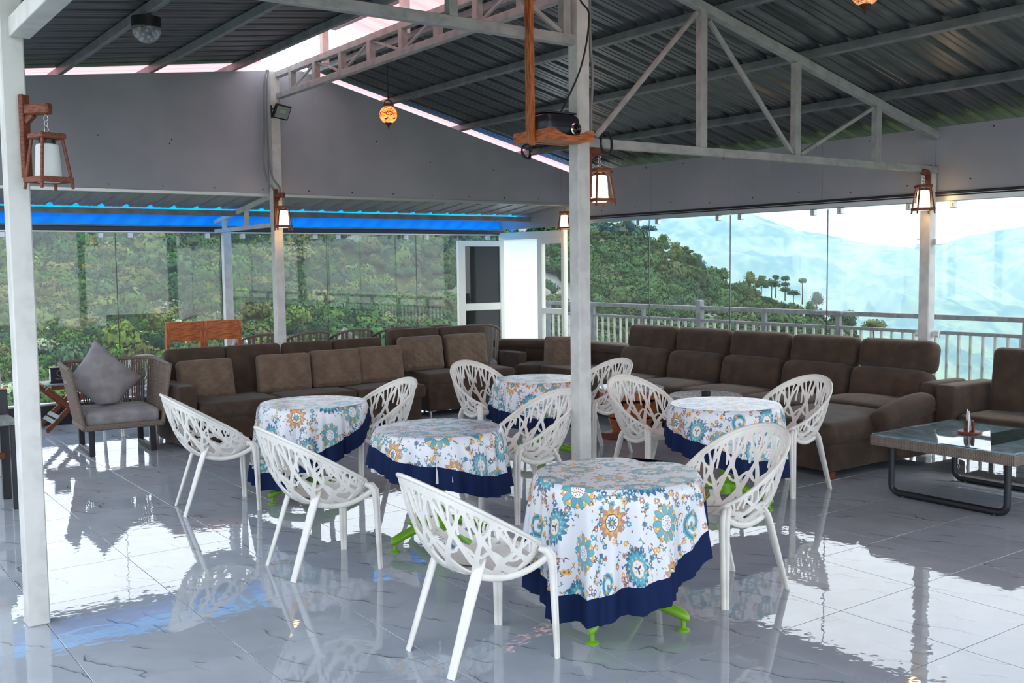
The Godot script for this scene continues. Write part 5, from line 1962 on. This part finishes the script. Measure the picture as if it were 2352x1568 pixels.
# ---------------------------------------------------------------------------- lamps
func lantern(at: Vector3, turn: float, lit: bool, label: String, wood: Material, spin := 0.0, s := 0.92) -> Node3D:
	# at: where the bracket touches its post, at the arm's height; the arm points along local +x
	var o := thing("wall_lantern", label, "lantern", at, turn, "wooden lanterns on the posts")
	var m := MB.new()
	m.box(T(Vector3(0.012, -0.10, 0)), Vector3(0.024, 0.38, 0.05), 0.003)
	obj("back_plate", m, wood, o)
	m = MB.new()
	m.bar(Vector3(0.02, 0.02, 0), Vector3(0.155, 0.02, 0), 0.045, 0.05, Vector3.UP, 0.008)
	m.bar(Vector3(0.02, -0.035, 0), Vector3(0.06, 0.0, 0), 0.03, 0.03, Vector3.UP, 0.003)
	obj("arm", m, wood, o)
	m = MB.new()
	var h := Vector3(0.13, 0, 0)
	var H := T(h, Vector3(0, spin - turn, 0))
	for k in 3:
		var ring := PackedVector3Array()
		for q in 14:
			var a := TAU * q / 14
			ring.append(h + (Vector3(cos(a) * 0.011, -0.022 - 0.026 * k + sin(a) * 0.016, 0) if k % 2 == 0 else Vector3(0, -0.022 - 0.026 * k + sin(a) * 0.016, cos(a) * 0.011)))
		m.tube(ring, 0.0025, 0.0025, 6, true, Vector3.BACK if k % 2 == 0 else Vector3.RIGHT)
	obj("chain", m, M.chrome, o)
	m = MB.new()
	m.box(H * T(Vector3(0, -0.105, 0)), Vector3(0.135, 0.028, 0.135) * s, 0.005)
	obj("roof", m, wood, o)
	for x in [-1.0, 1.0]:
		for z in [-1.0, 1.0]:
			m = MB.new()
			m.rod(H * Vector3(x * 0.052 * s, -0.115, z * 0.052 * s), H * Vector3(x * 0.082 * s, -0.345, z * 0.082 * s), 0.0075, 8)
			obj("corner_bar", m, wood, o)
	for k in 4:
		m = MB.new()
		var d := [Vector3(1, 0, 0), Vector3(-1, 0, 0), Vector3(0, 0, 1), Vector3(0, 0, -1)][k] as Vector3
		var t := Vector3(d.z, 0, d.x)
		m.bar(H * (d * 0.08 * s - t * 0.085 * s + Vector3(0, -0.305, 0)), H * (d * 0.08 * s + t * 0.085 * s + Vector3(0, -0.305, 0)), 0.014, 0.024, Vector3.UP, 0.002)
		obj("bottom_bar", m, wood, o)
	m = MB.new()
	m.lathe(PackedVector2Array([Vector2(0.048, -0.315), Vector2(0.056, -0.31), Vector2(0.058, -0.29), Vector2(0.05, -0.15), Vector2(0.046, -0.142), Vector2(0.03, -0.138)]), T(h), 24)
	var gl := mat(C(232, 236, 236), 0.5)
	if lit:
		gl = mat(C(255, 244, 226), 0.5)
		gl.emission_enabled = true
		gl.emission = Color(1.0, 0.88, 0.66)
		gl.emission_energy_multiplier = 2.6
	else:
		gl.backlight_enabled = true
		gl.backlight = Color(0.8, 0.8, 0.8)
	obj("lamp_glass", m, gl, o)
	m = MB.new()
	m.turned(PackedVector2Array([Vector2(0.036, -0.14), Vector2(0.036, -0.12), Vector2(0.02, -0.119)]), T(h), 16)
	obj("socket", m, M.alu_dark, o)
	if lit:
		var l := OmniLight3D.new()
		l.name = "lamp_light"
		l.light_color = Color(1.0, 0.74, 0.42)
		l.light_energy = 0.022
		l.light_size = 0.05
		l.omni_range = 20.0
		l.omni_attenuation = 2.0
		l.shadow_enabled = true
		l.position = h + Vector3(0, -0.235, 0)
		o.add_child(l)
	return o

func mosaic(cols: Array, sd: int) -> ImageTexture:
	var r := RandomNumberGenerator.new()
	r.seed = sd
	var w := 256
	var pts := []
	for k in 420: pts.append([Vector2(r.randf() * w, r.randf() * w), cols[0].lerp(cols[1], r.randf())])
	for f in 4:
		var c := Vector2(w * (f + 0.5) / 4.0, w * 0.52)
		for ring in 4:
			var n: int = [1, 8, 14, 20][ring]
			for q in n:
				var a := TAU * q / n
				pts.append([c + Vector2(cos(a), sin(a) * 1.3) * [0, 9, 17, 25][ring], [cols[2], cols[3], cols[4], cols[3]][ring]])
	var im := Image.create_empty(w, w, false, Image.FORMAT_RGB8)
	for y in w:
		for x in w:
			im.set_pixel(x, y, Color.BLACK)
	var cell := {}
	for p in pts:
		var k := Vector2i(p[0] / 16.0)
		if not cell.has(k): cell[k] = []
		cell[k].append(p)
	for y in w:
		for x in w:
			var b := 1e9
			var b2 := 1e9
			var col := Color.BLACK
			for j in range(-1, 2):
				for i in range(-1, 2):
					for p in cell.get(Vector2i(x / 16 + i, y / 16 + j), []):
						var d: float = Vector2(x, y).distance_to(p[0])
						if d < b:
							b2 = b; b = d; col = p[1]
						elif d < b2: b2 = d
			if b2 - b < 1.2: col = Color(0.2, 0.1, 0.05)
			im.set_pixel(x, y, col)
	return ImageTexture.create_from_image(im)

func globe(at: Vector3, r: float, drop: float, tex: Texture2D, label: String) -> void:
	# at: centre of the glass globe; drop: length of the chain above
	var o := thing("mosaic_lamp", label, "pendant lamp", at, 0.4, "mosaic glass pendant lamps")
	var prof := PackedVector2Array()
	for k in 19:
		var a := lerpf(-1.13, 1.15, k / 18.0)
		prof.append(Vector2(cos(a) * r, sin(a) * r))
	var m := MB.new()
	m.lathe(prof, Transform3D(), 32)
	var g := mat(Color.WHITE, 0.4)
	g.albedo_texture = tex
	g.emission_enabled = true
	g.emission_operator = BaseMaterial3D.EMISSION_OP_MULTIPLY
	g.emission = Color(1, 0.9, 0.75)
	g.emission_texture = tex
	g.emission_energy_multiplier = 1.3
	obj("lamp_glass", m, g, o)
	var br := mat(C(84, 66, 46), 0.45, 0.6)
	m = MB.new()
	m.lathe(PackedVector2Array([Vector2(0.001, -r * 1.62), Vector2(r * 0.05, -r * 1.55), Vector2(r * 0.12, -r * 1.3), Vector2(r * 0.30, -r * 1.08), Vector2(r * 0.43, -r * 0.90)]), Transform3D(), 20)
	obj("finial", m, br, o)
	m = MB.new()
	m.lathe(PackedVector2Array([Vector2(r * 0.42, r * 0.88), Vector2(r * 0.62, r * 0.96), Vector2(r * 0.66, r * 1.06), Vector2(r * 0.60, r * 1.18), Vector2(r * 0.4, r * 1.3), Vector2(r * 0.1, r * 1.34)]), Transform3D(), 24)
	for k in 4:
		var a := TAU * k / 4
		m.tube(PackedVector3Array([Vector3(cos(a) * r * 0.6, r * 1.15, sin(a) * r * 0.6), Vector3(cos(a) * r * 0.55, r * 1.45, sin(a) * r * 0.55), Vector3(cos(a) * r * 0.2, r * 1.6, sin(a) * r * 0.2), Vector3(0, r * 1.62, 0)]), r * 0.06, r * 0.06, 6)
	obj("cap", m, br, o)
	m = MB.new()
	m.rod(Vector3(0, r * 1.6, 0), Vector3(0, r * 1.6 + drop, 0), 0.004, 6)
	m.rod(Vector3(0.008, r * 1.6, 0.004), Vector3(-0.006, r * 1.6 + drop, 0), 0.003, 6)
	obj("cord", m, M.cord, o)
	var l := OmniLight3D.new()
	l.name = "lamp_light"
	l.light_color = Color(1.0, 0.6, 0.3)
	l.light_energy = 0.006
	l.light_size = 0.05
	l.omni_range = 20.0
	l.omni_attenuation = 2.0
	l.shadow_enabled = true
	l.position = Vector3(0, 0, 0)
	o.add_child(l)

func build_lamps() -> void:
	lantern(Vector3(0.985, 2.42, -5.215), -0.9, false, "unlit dark red wooden lantern on the thick left post", M.wood_dark, 0.3)
	lantern(Vector3(4.425, 2.43, -5.25), 0.15, true, "lit wooden lantern on the right side of the middle post", M.wood_dark, -0.15)
	lantern(Vector3(4.325, 2.43, -10.185), -1.35, true, "lit wooden lantern on the floodlight post above the long sofa", M.wood_dark, -0.2)
	lantern(Vector3(8.39, 2.45, -5.25), -2.9, true, "lit lantern with tilted plate on the post in the right glass wall", M.wood_dark, 0.9)
	lantern(Vector3(8.485, 2.47, -10.36), PI, true, "lit lantern on the far fascia just left of the middle post", M.wood_dark, 0.7)
	var t1 := mosaic([Color(0.95, 0.62, 0.35), Color(0.98, 0.8, 0.55), Color(1.0, 0.85, 0.2), Color(1.0, 0.75, 0.2), Color(0.85, 0.1, 0.05)], 5)
	globe(Vector3(4.4, 3.005, -7.87), 0.077, 0.32, t1, "glowing orange and red mosaic glass globe hanging below the ridge girder")
	var t2 := mosaic([Color(0.8, 0.7, 0.6), Color(0.75, 0.5, 0.35), Color(0.2, 0.6, 0.2), Color(0.85, 0.2, 0.15), Color(0.3, 0.3, 0.7)], 8)
	globe(Vector3(5.9, 3.455, -4.168), 0.095, 0.02, t2, "many-coloured mosaic glass globe cut by the top edge of the picture")
	# disco light on a purlin
	var d := thing("dome_light", "black based clear dome party light under the left roof", "party light", Vector3(2.29, 3.505, -7.62))
	var m := MB.new()
	m.turned(PackedVector2Array([Vector2(0.001, -0.075), Vector2(0.10, -0.075), Vector2(0.104, -0.07), Vector2(0.104, 0.0), Vector2(0.001, 0.012)]), Transform3D(), 32)
	obj("base", m, M.black, d)
	m = MB.new()
	var prof := PackedVector2Array()
	for k in 12:
		var a := PI / 2 * k / 11.0
		prof.append(Vector2(maxf(0.102 * sin(a), 0.001), -0.075 - 0.105 * cos(a)))
	m.lathe(prof, Transform3D(), 32)
	var cl := mat(Color(0.92, 0.95, 1.0, 0.10), 0.03)
	cl.transparency = BaseMaterial3D.TRANSPARENCY_ALPHA
	obj("dome", m, cl, d)
	m = MB.new()
	for k in 26:
		var a := k * 2.399
		var z := 0.15 + 0.8 * k / 26.0
		var q := sqrt(1.0 - z * z)
		m.lathe(PackedVector2Array([Vector2(0.001, -0.012), Vector2(0.009, -0.008), Vector2(0.012, 0.0), Vector2(0.009, 0.008), Vector2(0.001, 0.012)]), T(Vector3(cos(a) * q * 0.088, -0.078 - z * 0.09, sin(a) * q * 0.088)), 8)
	obj("lens", m, cl, d).set_meta("kind", "stuff")
	m = MB.new()
	m.turned(PackedVector2Array([Vector2(0.001, -0.125), Vector2(0.035, -0.12), Vector2(0.04, -0.076)]), Transform3D(), 16)
	obj("reflector", m, M.alu_dark, d)
	# floodlight
	var f := thing("floodlight", "black framed LED floodlight tilted down on the post behind the sofa", "floodlight", Vector3(4.40, 3.315, -10.13), 0.0)
	var tl := T(Vector3(0, 0, 0), Vector3(0.45, 0.25, -0.08))
	m = MB.new()
	m.rbox(tl, Vector3(0.20, 0.155, 0.035), 0.012, 2)
	obj("housing", m, M.black, f)
	m = MB.new()
	m.box(tl * T(Vector3(0, 0, 0.0185)), Vector3(0.168, 0.122, 0.004), 0.001)
	obj("lens", m, mat(C(150, 166, 170), 0.15), f)
	m = MB.new()
	m.box(tl * T(Vector3(0, 0.01, 0.0195)), Vector3(0.075, 0.04, 0.006), 0.001)
	obj("led_plate", m, mat(C(176, 182, 150), 0.4), f)
	m = MB.new()
	m.bar(Vector3(-0.03, 0.05, -0.06), Vector3(-0.11, 0.02, -0.0), 0.02, 0.012)
	m.bar(Vector3(-0.11, 0.06, -0.01), Vector3(-0.11, -0.07, 0.0), 0.012, 0.02)
	obj("bracket", m, M.black, f)

# ---------------------------------------------------------------------------- projector shelf, cables
func cable(called: String, pts: Array, r: float, label: String, mt: Material) -> void:
	var cv := Curve3D.new()
	for k in pts.size():
		var p: Vector3 = pts[k]
		var a: Vector3 = pts[maxi(k - 1, 0)]
		var b: Vector3 = pts[mini(k + 1, pts.size() - 1)]
		cv.add_point(p, (a - b) / 6.0, (b - a) / 6.0)
	cv.bake_interval = 0.02
	var m := MB.new()
	m.tube(cv.get_baked_points(), r, r, 6)
	tag(obj(called, m, mt), label, "cable")

func build_small() -> void:
	# hanging wooden tray for the projector; local x is along the front board
	var s := thing("projector_shelf", "orange wooden tray hung on a long batten beside the middle post", "shelf", Vector3(4.10, 2.475, -5.09), 0.0)
	var m := MB.new()
	var poly := PackedVector2Array()
	for q in [[-0.145, 0.0], [0.22, 0.0], [0.22, 0.072], [0.185, 0.074], [0.15, 0.06], [0.10, 0.04], [0.05, 0.033], [-0.01, 0.036], [-0.055, 0.05], [-0.095, 0.072], [-0.145, 0.074]]: poly.append(Vector2(q[0], q[1]))
	m.extrude(poly, 0.02, 0.04)
	obj("front_board", m, M.wood_orange, s)
	m = MB.new()
	m.box(T(Vector3(-0.135, 0.036, -0.16)), Vector3(0.02, 0.072, 0.36), 0.003)
	obj("side_board", m, M.wood_orange_z, s)
	m = MB.new()
	m.box(T(Vector3(0.03, 0.008, -0.20)), Vector3(0.31, 0.014, 0.05), 0.002)
	m.box(T(Vector3(0.03, 0.0075, -0.06)), Vector3(0.31, 0.015, 0.16), 0.002)
	obj("bottom_board", m, M.wood_orange, s)
	m = MB.new()
	m.bar(Vector3(-0.163, -0.025, -0.13), Vector3(-0.163, 1.32, -0.13), 0.034, 0.06, Vector3.BACK, 0.003)
	obj("batten", m, M.wood_orange_v, s)
	var p := thing("projector", "dark grey rounded projector with round lens on the wooden tray", "projector", Vector3(4.105, 2.491, -5.205), 0.0)
	m = MB.new()
	m.rbox(T(Vector3(0, 0.085, 0)), Vector3(0.30, 0.155, 0.24), 0.055, 4)
	obj("body", m, mat(C(46, 50, 60), 0.3, 0.4), p)
	m = MB.new()
	m.turned(PackedVector2Array([Vector2(0.042, -0.02), Vector2(0.042, 0.016), Vector2(0.034, 0.02), Vector2(0.032, 0.004)]), T(Vector3(0.085, 0.062, 0.118), Vector3(PI / 2, 0, 0)), 28)
	obj("lens_ring", m, M.chrome, p)
	m = MB.new()
	m.lathe(PackedVector2Array([Vector2(0.034, 0.0), Vector2(0.02, 0.01), Vector2(0.001, 0.013)]), T(Vector3(0.085, 0.062, 0.118), Vector3(PI / 2, 0, 0)), 24)
	obj("lens", m, mat(C(12, 12, 16), 0.05), p)
	m = MB.new()
	m.rbox(T(Vector3(0, 0.165, 0)), Vector3(0.25, 0.012, 0.19), 0.005, 2)
	obj("top_plate", m, mat(C(60, 64, 72), 0.3, 0.4), p)
	cable("cable", [Vector3(4.27, 3.9, -5.10), Vector3(4.20, 3.40, -5.05), Vector3(4.24, 3.25, -5.0), Vector3(4.24, 2.95, -5.08), Vector3(4.16, 2.66, -5.2)], 0.006, "black cable dropping past the middle post to the projector", M.cord)
	var loop := []
	for k in 22:
		var a := k * 0.9
		loop.append(Vector3(3.915 + cos(a) * 0.033, 2.41 + sin(a) * 0.045 * (1.0 + 0.1 * sin(k)), -5.23 + 0.015 * sin(k * 1.7)))
	cable("cable", loop, 0.005, "coil of black cable tied under the projector tray", M.cord)
	var roll := []
	for k in 18:
		var a := k * 0.85
		roll.append(Vector3(4.50 + cos(a) * 0.05, 2.49 + sin(a) * 0.07, -5.14 + 0.01 * sin(k * 2.3)))
	cable("cable", roll, 0.006, "knot of black cable where the right truss meets the middle post", M.cord)
	var g := mat(C(132, 132, 134), 0.5)
	cable("conduit", [Vector3(4.27, 3.74, -10.18), Vector3(4.235, 3.55, -10.18), Vector3(4.225, 3.1, -10.18), Vector3(4.205, 2.8, -10.18), Vector3(4.24, 2.62, -10.18), Vector3(4.32, 2.5, -10.18)], 0.010, "left grey cable bundle looping down beside the floodlight post", g)
	cable("conduit", [Vector3(4.285, 3.74, -10.17), Vector3(4.265, 3.5, -10.17), Vector3(4.26, 2.95, -10.17), Vector3(4.29, 2.66, -10.17), Vector3(4.37, 2.54, -10.17), Vector3(4.38, 2.48, -10.17)], 0.009, "right grey cable bundle looping down onto the floodlight post", g)
	cable("conduit", [Vector3(4.435, 3.9, -5.22), Vector3(4.435, 3.2, -5.22), Vector3(4.455, 2.95, -5.22), Vector3(4.44, 2.7, -5.22), Vector3(4.44, 2.55, -5.22)], 0.010, "pale grey cable running down the right face of the middle post", g)
